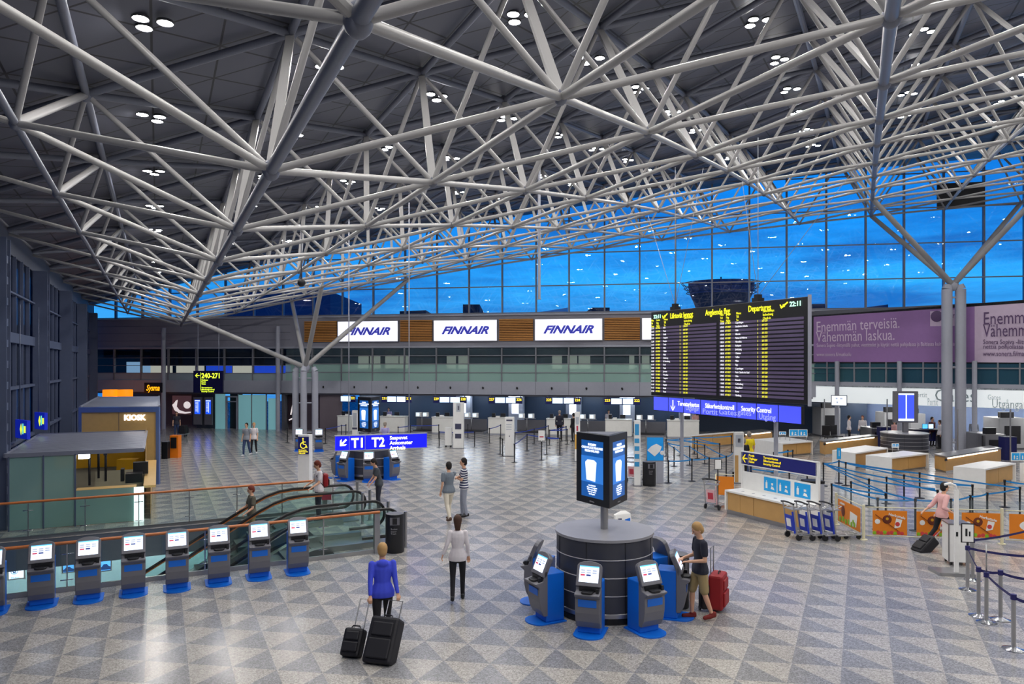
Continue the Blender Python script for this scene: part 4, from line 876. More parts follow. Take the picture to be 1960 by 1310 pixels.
text('KIOSK', 'lettering', mat('white_neon', (1,1,1), .4, emit=1.6), s2, FT(W2*.55,-.03,2.58), size=.3, width=.82, bold=.012)
MB().box(2.3,2.95,-2.6,-2.1,0,1.32).build('yellow_side', m_yel_p, s2)
r = empty('orange_cabinet', fl(318, 880), math.radians(0), 'tall orange cabinet beside the KIOSK shop', 'cabinet'); MB().box(-.1,.32,.6,1.0,0,1.15).build('body', m_oran, r); MB().box(-.05,.25,.57,.6,.5,1.05).build('door', m_black, r)
r = empty('service_bin', fl(316, 879), 0, 'square black bin in front of the orange cabinet', 'bin'); MB().box(-.2,.12,0,.3,0,.85).build('body', m_black, r, .02); MB().box(-.21,.13,-.01,.31,.85,.88).build('lid', m_dark, r)
# orange lit shop front and Sysmä style sign, round lamps at the far left back
m_oglow = mat('orange_lamp_shade', srgb(255,140,20), .5, emit=.9)
for k, (pa, pb) in enumerate(((156,184),(198,225),(226,253))):
    Y_ = 53; o = MB().lathe([(.5,0),(.52,.05),(.52,.55),(.5,.6),(.01,.6)],24).build('drum_lamp_shade', m_oglow); w_ = (pb-pa)*Y_/F/1.04; o.scale = (w_, w_, 1.0); o.location = ((((pa+pb)/2)-CX)*Y_/F, Y_, zof(762, Y_))
    tag(o, 'big orange drum lamp hanging in the far left shop, %s from left' % ORD[k], 'lamp', 'orange drum lamps in the far left shop')
A_, R_, W_ = facing(276, 54, 310, 54); r = empty('shop_sign', A_, R_, 'dark shop sign with orange script lettering at the far left', 'sign')
MB().box(0,W_,0,.1,zof(752,54),zof(733,54)).build('board', m_black, r); text('Sysma', 'lettering', mat('orange_neon', srgb(255,170,20), .4, emit=1.3), r, FT(.15,-.02,zof(748,54)), width=W_*.75, size=.6, shear=.3, bold=.01)
# blue flight screens at the left back
for k, (pa, pb) in enumerate(((374,387),(395,407))):
    A_ = wall(pa-2, 800, .1); A_.z = 0; W_ = (pb-pa+4)*54.5/F; r = empty('flight_screen', A_, math.atan2(WU.y, WU.x), 'tall blue flight screen cabinet at the back, %s of two below the gate sign' % ('left' if k == 0 else 'right'), 'screen', 'pair of blue flight screens at the back left')
    MB().box(0,W_,-.1,0,.3,2.35).build('cabinet', m_kgrey, r); MB().quad((.1,-.11,1.1),(W_-.1,-.11,1.1),(W_-.1,-.11,2.15),(.1,-.11,2.15)).build('screen', mat('vivid_blue_screen', srgb(30,80,240), .3, emit=1.1), r)
    mb = MB(); mb.quad((.12,-.12,2.05),(W_-.12,-.12,2.05),(W_-.12,-.12,2.12),(.12,-.12,2.12)); mb.quad((W_*.55,-.12,1.2),(W_*.6,-.12,1.2),(W_*.6,-.12,2.0),(W_*.55,-.12,2.0))
    for q_ in range(8): mb.quad((W_*.25,-.12,1.3+q_*.09),(W_*.5,-.12,1.3+q_*.09),(W_*.5,-.12,1.33+q_*.09),(W_*.25,-.12,1.33+q_*.09))
    mb.build('timetable_lines', m_sw, r)
A_ = wall(330, 800, .1); A_.z = 0; r = empty('advert_poster', A_, math.atan2(WU.y, WU.x), 'brown and white swirl picture poster on the back wall left of the flight screens', 'poster')
W_ = 40*54.5/F; MB().box(0,W_,-.02,.05,1.05,2.45).build('poster_board', mat('poster_brown', srgb(96,66,72), .4, emit=.25), r)
MB().poly([(W_*x,-.03,1.1+1.3*y) for x, y in ((0,.5),(.12,.2),(.3,.04),(.7,.0),(1,.05),(1,.12),(.7,.1),(.4,.2),(.25,.4),(.3,.8),(.2,.75),(.1,.6))]).build('white_swirl', mat('poster_white', srgb(235,225,225), .4, emit=.6), r)
MB(M.Translation((W_*.8,-.03,1.75))).ball((0,0,0),.3,14,sc_=(1,.05,.9)).build('white_disc', MATS['poster_white'], r)
A_ = wall(547, 800, 0); A_.z = 0; r = empty('advert_poster', A_+WN*.0, math.atan2(WU.y, WU.x), 'dark poster with white streaks left of the branched column shafts', 'poster')
W_ = 20*53.5/F; MB().box(0,W_,.3,.4,.5,2.5).build('poster_board', mat('poster_dark', srgb(48,34,44), .5), r); MB().bar((.1,.28,.7),(W_-.1,.28,.95),.01,.09).bar((.25,.28,1.1),(.5,.28,2.2),.01,.1).build('white_streaks', MATS['poster_white'], r)
# hanging blue signs near the left wall
for k, (px, Y_, w_, h_, y_) in enumerate(((44,24.5,.55,.62,822),(79,27,.5,.62,806))):
    p = at(px, y_, Y_); r = empty('hanging_sign', p, math.radians(-38), 'small blue lit sign with yellow marks at the left glass wall, %s one' % ('near' if k == 0 else 'far'), 'sign')
    MB().box(-w_,w_*.9,-.05,.05,-h_/2,h_/2).build('box', mat('lit_navy', srgb(20,40,190), .4, emit=.35), r)
    MB().poly([(.0,-.06,-.2),(.1,-.06,0),(.0,-.06,.2),(-.1,-.06,0)]).quad((.25,-.06,-.1),(.4,-.06,-.1),(.4,-.06,.12),(.25,-.06,.12)).build('yellow_marks', m_ly, r)
    MB().quad((.13,-.06,-.15),(.2,-.06,-.15),(.2,-.06,.2),(.13,-.06,.2)).build('green_mark', mat('green_mark', srgb(120,240,190), .4, emit=1), r); MB().cyl((-w_*.5,0,h_/2),(-w_*.5,0,4.2 if k == 0 else 4.2),.02,n=6).build('hanger', m_lmull, r)
p = fl(581, 945); r = empty('accessibility_pillar', p, math.radians(-8), 'white pillar with a blue wheelchair symbol panel beyond the far railing', 'sign pillar')
hz_ = (945-833)*p.y/F; w_ = .225
MB().box(-w_,w_,0,.3,0,hz_).build('pillar', m_white, r, .01); zb_ = hz_-(873-833)*p.y/F
MB().box(-w_*.93,w_*.93,-.02,0,zb_+.06,hz_-.07).build('blue_panel', m_navy, r)
mb = MB(M.Translation((0,-.03,zb_+.42))); mb.tube([(.11*math.cos(t*math.pi/10),0,.11*math.sin(t*math.pi/10)-.03) for t in range(5,21)], .014, 6); mb.ball((-.01,0,.22),.03,8); mb.bar((-.01,0,.18),(0,0,.02),.02,.03,up=(0,1,0)); mb.bar((0,0,.02),(.1,0,.0),.02,.03,up=(0,1,0)); mb.bar((.1,0,0),(.15,0,-.12),.02,.03,up=(0,1,0)); mb.bar((0,0,.1),(.09,0,.1),.02,.02,up=(0,1,0)); mb.build('wheelchair_symbol', m_txt_y, r)
text('Avustuspiste\nAssistanspunkt\nHelp point', 'lettering', m_txt_y, r, FT(-.18,-.03,zb_+.2), size=.06, bold=.001)
# ================================================================ check-in desks at the back
m_deskw = mat('desk_white', srgb(244,244,240), .4); m_navyb = mat('counter_sign_navy', srgb(20,24,96), .4); m_scr = mat('counter_screen', srgb(205,228,248), .3, emit=1.0)
desks = [(649,673,'233'),(728,777,'231'),(829,869,'229'),(936,976,'227'),(1047,1101,'225'),(1159,1209,'223'),(1277,1337,'221')]
for k, (pa, pb, _) in enumerate(desks):
    A_ = wall(pa, 800, .45); A_.z = 0; W_ = ws(pb)-ws(pa); r = empty('check_in_desk', A_, math.atan2(WU.y, WU.x), 'white check-in desk at the back wall, %s from the left' % ORD[k], 'desk', 'white check-in desks along the back wall')
    MB().box(0,W_,-.3,.4,.08,1.12).build('desk_body', m_deskw, r, .02); MB().box(.02,W_-.02,-.28,.38,0,.08).build('plinth', m_fascia, r); MB().box(-.02,W_+.02,-.34,.42,1.12,1.17).build('desk_top', m_white, r)
    MB().box(.2,.42,0,.2,1.17,1.45).box(W_*.55,W_*.55+.35,0,.06,1.2,1.45).build('computer_monitor', m_black, r); MB().box(.5,.75,-.1,.15,1.17,1.27).build('printer', m_white, r)
    if k > 1:
        x = W_*.45; MB().box(x,x+1.05,3.6,4.4,0,2.6).build('pier', mat('pale_pier', srgb(190,200,222), .4), r)
        MB().quad((x+.25,3.58,1.2),(x+.75,3.58,1.2),(x+.75,3.58,2.15),(x+.25,3.58,2.15)).build('lit_panel', mat('lit_white_panel', srgb(235,240,255), .3, emit=1.1), r)
for k, (pa, pb) in enumerate(((789,829),(882,927),(985,1040),(1102,1158),(1210,1275))):
    A_ = wall(pa, 800, .3); A_.z = 0; W_ = ws(pb)-ws(pa); r = empty('baggage_weigher', A_, math.atan2(WU.y, WU.x), 'low steel baggage belt between check-in desks at the back, %s from the left' % ORD[k], 'baggage belt', 'baggage belts between the check-in desks')
    MB().box(.02,W_-.02,-.2,2.4,0,.16).build('belt_frame', m_inox, r); MB().box(.12,W_-.12,-.22,2.3,.16,.2).build('belt', m_black, r); MB().box(.02,W_-.02,.9,.95,.16,.95).build('steel_screen', m_kgrey, r)
    MB().cyl((W_*.4,.3,.2),(W_*.4,.3,1.1),.03,n=8).box(W_*.12,W_*.7,.25,.35,1.08,1.12).build('screen_stand', m_inox, r)
    for q_ in (.12, .45): h_ = MB().box(W_*q_,W_*q_+.4,.2,.45,1.12,1.42).build('crt_monitor', m_white, r); MB().quad((W_*q_+.05,.19,1.17),(W_*q_+.28,.19,1.17),(W_*q_+.28,.19,1.38),(W_*q_+.05,.19,1.38)).build('screen', m_scr, h_)
signs = [(652,680,'232'),(730,787,'231'),(829,892,'229 228'),(935,999,'227 226'),(1044,1111,'225 224'),(1156,1225,'223 222')]
for k, (pa, pb, s_) in enumerate(signs):
    A_ = wall(pa, 765, .55); A_.z = 0; W_ = (ws(pb)-ws(pa)); r = empty('counter_sign', A_, math.atan2(WU.y, WU.x), 'navy counter sign with two white screens and yellow number, %s from left under the gallery' % ORD[k], 'sign', 'counter number signs under the gallery')
    MB().box(0,W_,0,.1,2.12,2.58).build('box', m_navyb, r)
    if k == 0: sc_ = ((.02,.66),); tx_ = ((.7,.95,'232'),)
    else: sc_ = ((.2,.49),(.52,.8)); tx_ = ((.02,.17,s_.split()[0]),(.83,.98,s_.split()[-1]))
    for a_, b_ in sc_: MB().quad((W_*a_,-.01,2.17),(W_*b_,-.01,2.17),(W_*b_,-.01,2.54),(W_*a_,-.01,2.54)).build('screen', m_scr, r)
    for a_, b_, q_ in tx_: text(q_, 'number', m_txt_y, r, FT(W_*a_,-.012,2.33), width=W_*(b_-a_), size=.24, bold=.006)
    MB().box(.1,.16,.02,.08,2.58,2.7).box(W_-.16,W_-.1,.02,.08,2.58,2.7).build('bracket', m_dark, r)
m_wash = mat('counter_wash_light', (.85,.93,1), .5, emit=24)  # for unseen tubes added to brighten the space behind the desks
for k in range(9):
    a_ = wall(660+k*75, 765, -2.9); o = MB(M.Rotation(math.atan2(WU.y,WU.x),4,'Z')).box(0,1.5,0,.12,0,.05).build('tube_lamp', m_wash); o.location = (a_.x, a_.y, 2.58); tag(o, 'tube lamp washing the blue wall behind the check-in desks, %s from left' % ORD[k], 'ceiling light', 'tube lamps behind the check-in desks')
# white information pillars in front of the desks
def info_pillar(px, py, wpx, top, label, marks, depth=.25, base=True):
    p = fl(px, py); r = empty('info_pillar', p, math.radians(-8), label, 'sign pillar'); w_ = wpx*p.y/F/2; h_ = (py-top)*p.y/F
    MB().box(-w_,w_,0,depth,.02,h_).build('pillar', m_white, r, .01)
    if base: MB().box(-w_-.05,w_+.05,-.05,depth+.05,0,.02).build('foot', m_dark, r)
    for (x0,x1,z0,z1,mt_) in marks: MB().quad((w_*x0,-.012,h_*z0),(w_*x1,-.012,h_*z0),(w_*x1,-.012,h_*z1),(w_*x0,-.012,h_*z1)).build('printed_panel', mt_, r)
    return r, w_, h_
m_pk = mat('printed_dark', srgb(70,72,96), .5); m_pc = mat('printed_cyan', srgb(60,160,220), .5); m_py = mat('printed_ochre', srgb(226,176,80), .5); m_pr = mat('printed_red', srgb(200,50,80), .5); m_pg = mat('printed_grey', srgb(190,196,206), .5)
r, w_, h_ = info_pillar(877, 859, 20, 771, 'tall white pillar with a small framed picture in front of the third desk', [(-.35,.45,.8,.98,m_pg),(-.1,.2,.84,.93,m_pk),(-.6,.6,.42,.54,m_pk),(-.6,.6,.22,.32,m_pk)])
r, w_, h_ = info_pillar(975, 874, 17, 799, 'tall white pillar with printed lines between the queue posts', [(-.7,.7,.9,.94,m_pk),(-.7,.5,.8,.82,m_pg),(-.7,.5,.74,.76,m_pg),(-.7,.5,.68,.70,m_pg),(-.1,.1,.5,.53,m_pk)])
r, w_, h_ = info_pillar(679, 834, 11, 786, 'narrow white pillar left of the rear advert display', [(-.7,.7,.35,.9,m_pg),(-.9,.9,.24,.32,m_pk)])
r, w_, h_ = info_pillar(1105, 884, 10, 789, 'narrow white and ochre pillar left of the front advert display', [(-.6,.6,.75,.9,m_pg),(-.3,.3,.62,.72,m_pr),(-.95,.3,.25,.55,m_py)])
r, w_, h_ = info_pillar(1220, 931, 12, 806, 'white leaflet pillar with blue leaflets right of the front advert display', [(-.8,.5,.78,.95,m_pc)]+[(-.9,.6,z,z+.07,m_pc) for z in (.3,.42,.54,.66)])
r, w_, h_ = info_pillar(1415, 926, 17, 828, 'white and oak pillar with liquid symbols left of the gates sign', [(-.8,.8,.72,.95,m_pg),(-.3,.3,.8,.88,m_pk)])
MB().box(-w_*.98,-w_*.2,-.015,0,.05,h_*.55).build('oak_strip', m_wood, r)
p = fl(858, 857); r = empty('white_trolley_box', p, 0, 'small white box on casters left of the framed picture pillar', 'box'); MB().box(-.2,.2,0,.35,.12,1.15).build('body', m_white, r, .02); MB().ball((-.14,.05,.06),.06,8).build('caster', m_black, r); MB().ball((.14,.05,.06),.06,8).build('caster', m_black, r)
# blue poster stand above the bin
p = fl(1254, 925); r = empty('poster_stand', p, math.radians(-4), 'bright blue poster stand with a white house drawing behind the round bin', 'poster'); w_ = 16.5*p.y/F; zt_ = zof(836, p.y); zb_ = zof(884, p.y)
MB().box(-w_,w_,.0,.08,zb_,zt_).build('frame', m_inox, r); MB().quad((-w_*.93,-.01,zb_+.04),(w_*.93,-.01,zb_+.04),(w_*.93,-.01,zt_-.04),(-w_*.93,-.01,zt_-.04)).build('blue_sheet', mat('poster_cyan', srgb(20,140,215), .4, emit=.2), r)
mb = MB(M.Translation((0,-.02,(zb_+zt_)/2))); mb.poly([(-.32,0,-.05),(-.02,0,-.3),(.2,0,-.08),(.26,0,.1),(.05,0,.22),(-.15,0,.12)]); mb.ball((.28,0,-.15),.09,10,sc_=(1,.1,1)); mb.build('white_drawing', m_white, r)
MB().box(.05,w_*.98,.0,.1,0,zb_).build('grey_stand_panel', m_fascia, r)
# ================================================================ security and information counters on the right
def counter(L_, C_, R_, ht, label, lit=False, ends=True, depth=None):
    pl, pc, pr = fl(*L_), fl(*C_), fl(*R_); a = pl-pc; b_ = pr-pc
    r = empty('counter', pc, 0, label, 'counter')
    def Q(s, t, z): q_ = a*s+b_*t; return (q_.x, q_.y, z)
    def slab(s0,s1,t0,t1,z0,z1,name,mt):
        mb = MB(); mb.add([Q(s0,t0,z0),Q(s1,t0,z0),Q(s1,t1,z0),Q(s0,t1,z0),Q(s0,t0,z1),Q(s1,t0,z1),Q(s1,t1,z1),Q(s0,t1,z1)], [(0,3,2,1),(4,5,6,7),(0,1,5,4),(1,2,6,5),(2,3,7,6),(3,0,4,7)]); return mb.build(name, mt, r)
    ka = .05/a.length; kb = .05/b_.length
    if lit:
        slab(-ka,1,-kb,1,ht-.07,ht,'steel_top',m_inox); slab(0.0,1,0.0,1,.08,ht-.07,'oak_body',m_wood); slab(.02,1,.01,1,0,.08,'plinth',m_inox)
        slab(-ka*.6,0,.03,.93,ht-.13,ht-.075,'light_strip',mat('counter_led', srgb(255,236,205), .4, emit=3.0))
        slab(-ka,.0,-kb*2,.02,ht-.2,ht-.1,'belt_socket',m_black)
    else:
        slab(0,1,0,1,ht-.06,ht,'white_top',m_white); slab(0,1,0,kb*1.2,.0,ht-.06,'white_end',m_white); slab(0,1,1-kb*1.2,1,0,ht-.06,'white_end',m_white)
        n = 2
        for k in range(n):
            t0 = kb*1.2+(1-2.4*kb)*k/n; t1 = kb*1.2+(1-2.4*kb)*(k+1)/n; slab(ka*2,1,t0+.004,t1-.004,.08,ht-.06,'oak_panel',m_wood)
        slab(ka*3,1,kb,1-kb,0,.08,'plinth',m_inox)
    return r, Q
counter((1443.6,866),(1497,876),(1556,870.5),.72,'white and oak counter with blue pictogram signs on top, before the portal sign pole')
counter((1592.8,891),(1636.8,898),(1700,886),.72,'white ended oak counter between the lit counter and the nearer white counter')
counter((1657,901),(1706,907),(1778,897),.70,'white ended oak counter in front of the wide grey drum')
counter((1824.5,930),(1886,936),(1945,922),.76,'large white ended oak counter at the right picture edge')
counter((1952,922),(1992,926),(2070,918),.76,'oak counter wing cut by the right picture edge')
counter((1569,870),(1578,873.5),(1680,860),.78,'steel topped oak counter with a warm light strip, behind the far counters',lit=True)
counter((1789,900),(1810,906),(1916,886),.74,'steel topped oak counter with a warm light strip, below the tall shafts',lit=True)
counter((1322,860),(1322.5,861),(1405,853),.80,'long oak counter with a pale top behind the left belt maze',lit=False)
counter((1405,852),(1425,855),(1478,849),.78,'oak counter with a light strip behind the man in yellow',lit=True)
m_pict = mat('pictogram_blue', srgb(20,150,215), .4, emit=.15)
def pict(px, py, Y_, w_, h_, label, rz=.0, n=2, parent=None, legs=True):
    p = at(px, py, Y_); r = empty('pictogram_sign', p, rz, label, 'sign', 'blue liquid rules signs')
    MB().box(-w_/2,w_/2,0,.02,0,h_).build('white_board', m_white, r)
    for k in range(n):
        x0 = -w_/2+.03+k*(w_-.03)/n; x1 = x0+(w_-.03)/n-.03; b_ = MB().quad((x0,-.006,.04),(x1,-.006,.04),(x1,-.006,h_-.03),(x0,-.006,h_-.03)).build('blue_field', m_pict, r)
        mb = MB(M.Translation(((x0+x1)/2,-.011,h_*.2))); s = (x1-x0); mb.quad((-.28*s,0,0),(-.1*s,0,0),(-.1*s,0,h_*.4),(-.28*s,0,h_*.4)); mb.quad((-.22*s,0,h_*.4),(-.16*s,0,h_*.4),(-.16*s,0,h_*.5),(-.22*s,0,h_*.5)); mb.poly([(.05*s,0,0),(.32*s,0,0),(.28*s,0,h_*.16),(.1*s,0,h_*.2)]); mb.quad((.1*s,0,h_*.26),(.26*s,0,h_*.26),(.26*s,0,h_*.4),(.1*s,0,h_*.4)); mb.build('bottle_symbols', m_white, b_)
    if legs: MB().cyl((-w_/2+.04,.01,-.3),(-w_/2+.04,.01,0),.012,n=6).cyl((w_/2-.04,.01,-.3),(w_/2-.04,.01,0),.012,n=6).build('legs', m_inox, r)
    return r
pict(1528,836,39.0,.98,.38,'pair of blue pictogram boards on the counter before the portal pole')
pict(1498,833,39.6,.38,.18,'single small blue pictogram board left of the pair',n=1)
pict(1714,857.5,34.3,.34,.2,'tiny blue pictogram stand on the counter before the grey drum')
pict(1952,883,30.5,.72,.36,'blue pictogram boards on the counter at the right picture edge')
# desk with sign and back panel
A8 = V((6.86, 23.6, 0)); rz8 = math.atan2(-.9, .44)
g8 = empty('information_desk', A8, rz8, 'long oak desk with white top and tall back panel carrying the gates sign', 'desk')
Ld = 3.12
# local x along the front (to the viewer's right), local y to the back = rotated +90 deg
MB().box(0,Ld,0,.75,.70,.76).build('white_top', m_white, g8, .01); MB().box(0,.07,0,.75,.12,.70).build('white_end', m_white, g8); MB().box(Ld-.07,Ld,0,.75,.12,.70).build('white_end', m_white, g8)
for x0, x1 in ((.08,.62),(.63,1.2),(1.22,Ld-.07)): MB().box(x0,x1,.06,.6,.13,.70).build('oak_panel', m_wood, g8)
MB().box(.02,Ld-.02,.08,.7,0,.13).build('plinth', m_inox, g8)
MB().box(.02,3.05,.72,.76,.76,1.32).build('back_panel', m_white, g8); MB().box(3.0,3.1,.7,.78,.76,1.95).build('post', m_white, g8); MB().box(-.0,.06,.7,.78,.76,1.95).build('post', m_white, g8)
sg = MB().box(.0,3.05,.70,.76,1.56,1.95).build('sign_board', m_navy, g8); MB().box(-.01,3.1,.69,.77,1.95,1.98).box(-.01,3.1,.69,.77,1.53,1.56).build('sign_trim', m_white, g8)
mb = MB(M.Translation((.17,.69,1.75))); mb.box(-.06,.12,0,.004,-.02,.02); mb.poly([(-.11,0,0),(.0,0,.13),(.05,0,.13),(-.05,0,0)]); mb.poly([(-.11,0,0),(-.05,0,0),(.05,0,-.13),(.0,0,-.13)]); mb.build('arrow', mat('yellow_print', srgb(250,225,40), .5, emit=.35), g8)
m_yp = MATS['yellow_print']
text('Portit\nUtgångar\nGates', 'lettering', m_yp, g8, FT(.36,.69,1.84), size=.1, bold=.002); text('Turvatarkastus\nSäkerhetskontroll\nSecurity Control', 'lettering', m_yp, g8, FT(.98,.69,1.84), size=.1, bold=.002)
MB().box(.32,.325,.69,.7,1.6,1.9).build('divider', m_white, g8)
for k, (x0, x1) in enumerate(((.98,1.5),(1.54,2.05),(2.2,2.8))):
    b_ = MB().quad((x0,.715,.84),(x1,.715,.84),(x1,.715,1.27),(x0,.715,1.27)).build('blue_field', m_pict, g8)
    mb = MB(M.Translation((x0,.708,.84))); s = x1-x0; mb.quad((.15*s,0,.08),(.3*s,0,.08),(.3*s,0,.27),(.15*s,0,.27)); mb.quad((.2*s,0,.27),(.25*s,0,.27),(.25*s,0,.33),(.2*s,0,.33)); mb.poly([(.55*s,0,.08),(.85*s,0,.06),(.78*s,0,.14),(.62*s,0,.17)]); mb.quad((.6*s,0,.2),(.75*s,0,.2),(.75*s,0,.27),(.6*s,0,.27)); mb.build('bottle_symbols', m_white, b_)
for k, x in enumerate((.5,.95,1.4,1.85)): MB().cyl((x,.3,.76),(x,.3,.765),.05,n=12).build('cable_cap', m_fascia, g8)
# ---------------------------------------------------------------- belt posts
def mk_post(chrome=False):
    r = empty('belt_post', (0,0,0)); c_ = m_inox if chrome else m_black; rr = .034 if chrome else .028
    if chrome: MB().lathe([(.175,0),(.17,.012),(.1,.03),(.04,.05)],28).build('base', m_chrome, r)
    else: MB().lathe([(.16,0),(.16,.012),(.04,.03)],24).build('base', c_, r)
    MB().cyl((0,0,.03),(0,0,.84),rr,n=14).build('pole', c_, r); MB().cyl((0,0,.84),(0,0,.93),rr*1.35,n=14).build('belt_head', m_black if not chrome else m_belt_k, r)
    return r
base_b = mk_post(); base_c = mk_post(True); used = {'b': False, 'c': False}
def post(px, top, label, kind='b', group='black belt posts'):
    Y_ = 3.87*F/(top-HY); p = V(((px-CX)*Y_/F, Y_, 0))
    src = base_b if kind == 'b' else base_c
    if not used[kind]: used[kind] = True; src.location = p; tag(src, label, 'belt post', group); return src
    return copy_thing(src, p, 0, label, group)
def belt(o, q, mt, sag=.03):
    a = V((0,0,.885)); b_ = q.location-o.location+V((0,0,.885)) if not isinstance(q, V) else q-o.location
    n = 6; pts = [a.lerp(b_, k/n)-V((0,0,sag*4*(k/n)*(1-k/n))) for k in range(n+1)]
    mb = MB(); vs = [(p.x,p.y,p.z+d) for d in (-.025,.025) for p in pts]; mb.add(vs, [(k,k+1,k+1+n+1,k+n+1) for k in range(n)]); return mb.build('belt', mt, o)
def field(pts, links, mt, base, group, kind='b'):
    P = []
    for k, (px, top) in enumerate(pts):
        lab = base % (ORD2[k] if k < len(ORD2) else 'last'); P.append(post(px, top, lab, kind, group))
    for a, b_ in links:
        if isinstance(b_, int): belt(P[a], P[b_], mt)
        else: Y_ = 3.87*F/(b_[1]-HY); belt(P[a], V(((b_[0]-CX)*Y_/F, Y_, .885)), mt)
    return P
o6 = lambda x, y: (820+x/6.533, 760+y/6.533)
field([(550,818.8),(623,820),(654,813.5),(662,812.7),(762,817),(785.7,813.5),(839.8,812.8)], [(1,2),(4,5),(5,6),(2,3)], m_belt_n, 'black belt post in the row left of the framed pillar, %s from left', 'belt posts left of the framed pillar')
field([o6(135,430),o6(493,340),o6(578,430),o6(762,390),o6(903,345),o6(898,500),o6(928,520)], [(3,4),(0,2)], m_belt_n, 'black belt post around the two white pillars, %s from left', 'belt posts around the white pillars')
P = field([o6(1075,585),o6(1082,440),o6(1233,465),o6(1323,395),o6(1415,560),o6(1480,505),o6(1498,355),o6(1515,410),o6(1643,510),o6(1668,365),o6(1722,365),o6(1735,400)], [(0,2),(2,8),(1,3),(3,6),(7,10),(5,8),(7,11),(9,10)], m_belt_n, 'black belt post in the middle queue lanes, %s from the tall printed pillar', 'belt posts of the middle queue')
s_ = P[4]; r = empty('notice_frame', s_.location+V((0,0,.94)), 0, 'white notice frame standing on a belt post in the middle queue', 'sign'); MB().box(-.16,.16,-.01,.01,.05,.55).box(-.02,.02,-.01,.01,0,.05).build('frame', m_white, r); MB().quad((-.1,-.012,.2),(.1,-.012,.2),(.1,-.012,.26),(-.1,-.012,.26)).build('print', m_pr, r)
field([(1274.9,840.5),(1278,847),(1279.4,881),(1290.3,855.6),(1302,839),(1320.2,853.6),(1324.4,878.3),(1328.8,836.4),(1334.7,843.3),(1349,851.5),(1357.3,875.6),(1377.5,848.8),(1390,872.8),(1400,833.7)],
      [(0,4),(4,7),(7,13),(1,5),(3,6),(5,10),(2,6),(6,10),(10,12),(0,8),(8,11),(4,9),(9,12),(7,11),(1,3),(12,(1403,866))], m_belt_b, 'black post with light blue belts left of the gates sign, %s from left', 'belt posts left of the gates sign')
field([(1403.4,903.7),(1481,865.7),(1507.9,861.4),(1517.4,861.4),(1510.7,902),(1545,905)], [(1,3),(4,5),(1,2),(4,(1440,896))], m_belt_b, 'black post with light blue belt around the gates desk, %s from left', 'belt posts around the gates desk')
P = field([(1576,885.7),(1605.7,881.4),(1618.9,885),(1592,925.7),(1629,921.4),(1663.3,916.4),(1697,912.9),(1730.4,908.5),(1760.3,904.3),(1680,953),(1695.5,944.6),(1752,954.7),(1794.7,937.9),(1820,954.7),(1857,948),(1861.4,927.8),(1889.6,943),(1923,918.6),(1952,932)],
      [(0,1),(2,8),(8,18),(1,7),(7,15),(0,6),(6,12),(0,5),(5,(1790,934)),(3,10),(3,9),(9,11),(11,13),(13,14),(14,16),(16,18),(17,(1990,926)),(4,11),(1,8),(6,15),(0,(1690,938))], m_belt_b, 'black post with light blue belts in the right maze, %s from the gates desk', 'belt posts of the right maze')
s_ = P[1]; r = empty('notice_frame', s_.location+V((0,0,.94)), .1, 'small blue upright pictogram on a belt post right of the gates sign', 'sign'); MB().box(-.09,.09,-.01,.01,.03,.5).build('frame', m_inox, r); MB().box(-.08,.08,-.015,-.01,.05,.48).build('blue_sheet', m_pict, r); MB().box(-.015,.015,-.02,-.015,.15,.38).build('print', m_white, r)
Q_ = P; P = field([(1852,1045.5),(1873,1086),(1888,1096),(1915,1092),(1940,1138),(1862,1031)], [(0,(1975,1062)),(0,1),(1,3),(3,(1975,1105)),(2,4),(4,(1975,1148)),(5,(1975,1011))], m_belt_k, 'chrome belt post with navy belts at the lower right corner, %s from left', 'chrome belt posts at the lower right', 'c')
s_ = P[0]; r = empty('notice_frame', s_.location+V((0,0,.94)), -.15, 'black framed notice on the chrome belt post beside the white cabinet', 'sign'); MB().box(-.13,.13,-.01,.01,.06,.47).box(-.02,.02,-.01,.01,0,.06).build('frame', m_black, r); MB().box(-.11,.11,-.014,-.01,.08,.45).build('sheet', m_white, r); MB().box(-.05,-.01,-.018,-.014,.2,.36).box(.02,.05,-.018,-.014,.2,.3).build('print', m_black, r)
MB().cyl((0,0,.93),(0,0,1.45),.012,n=8).build('sign_rod', m_inox, P[2])
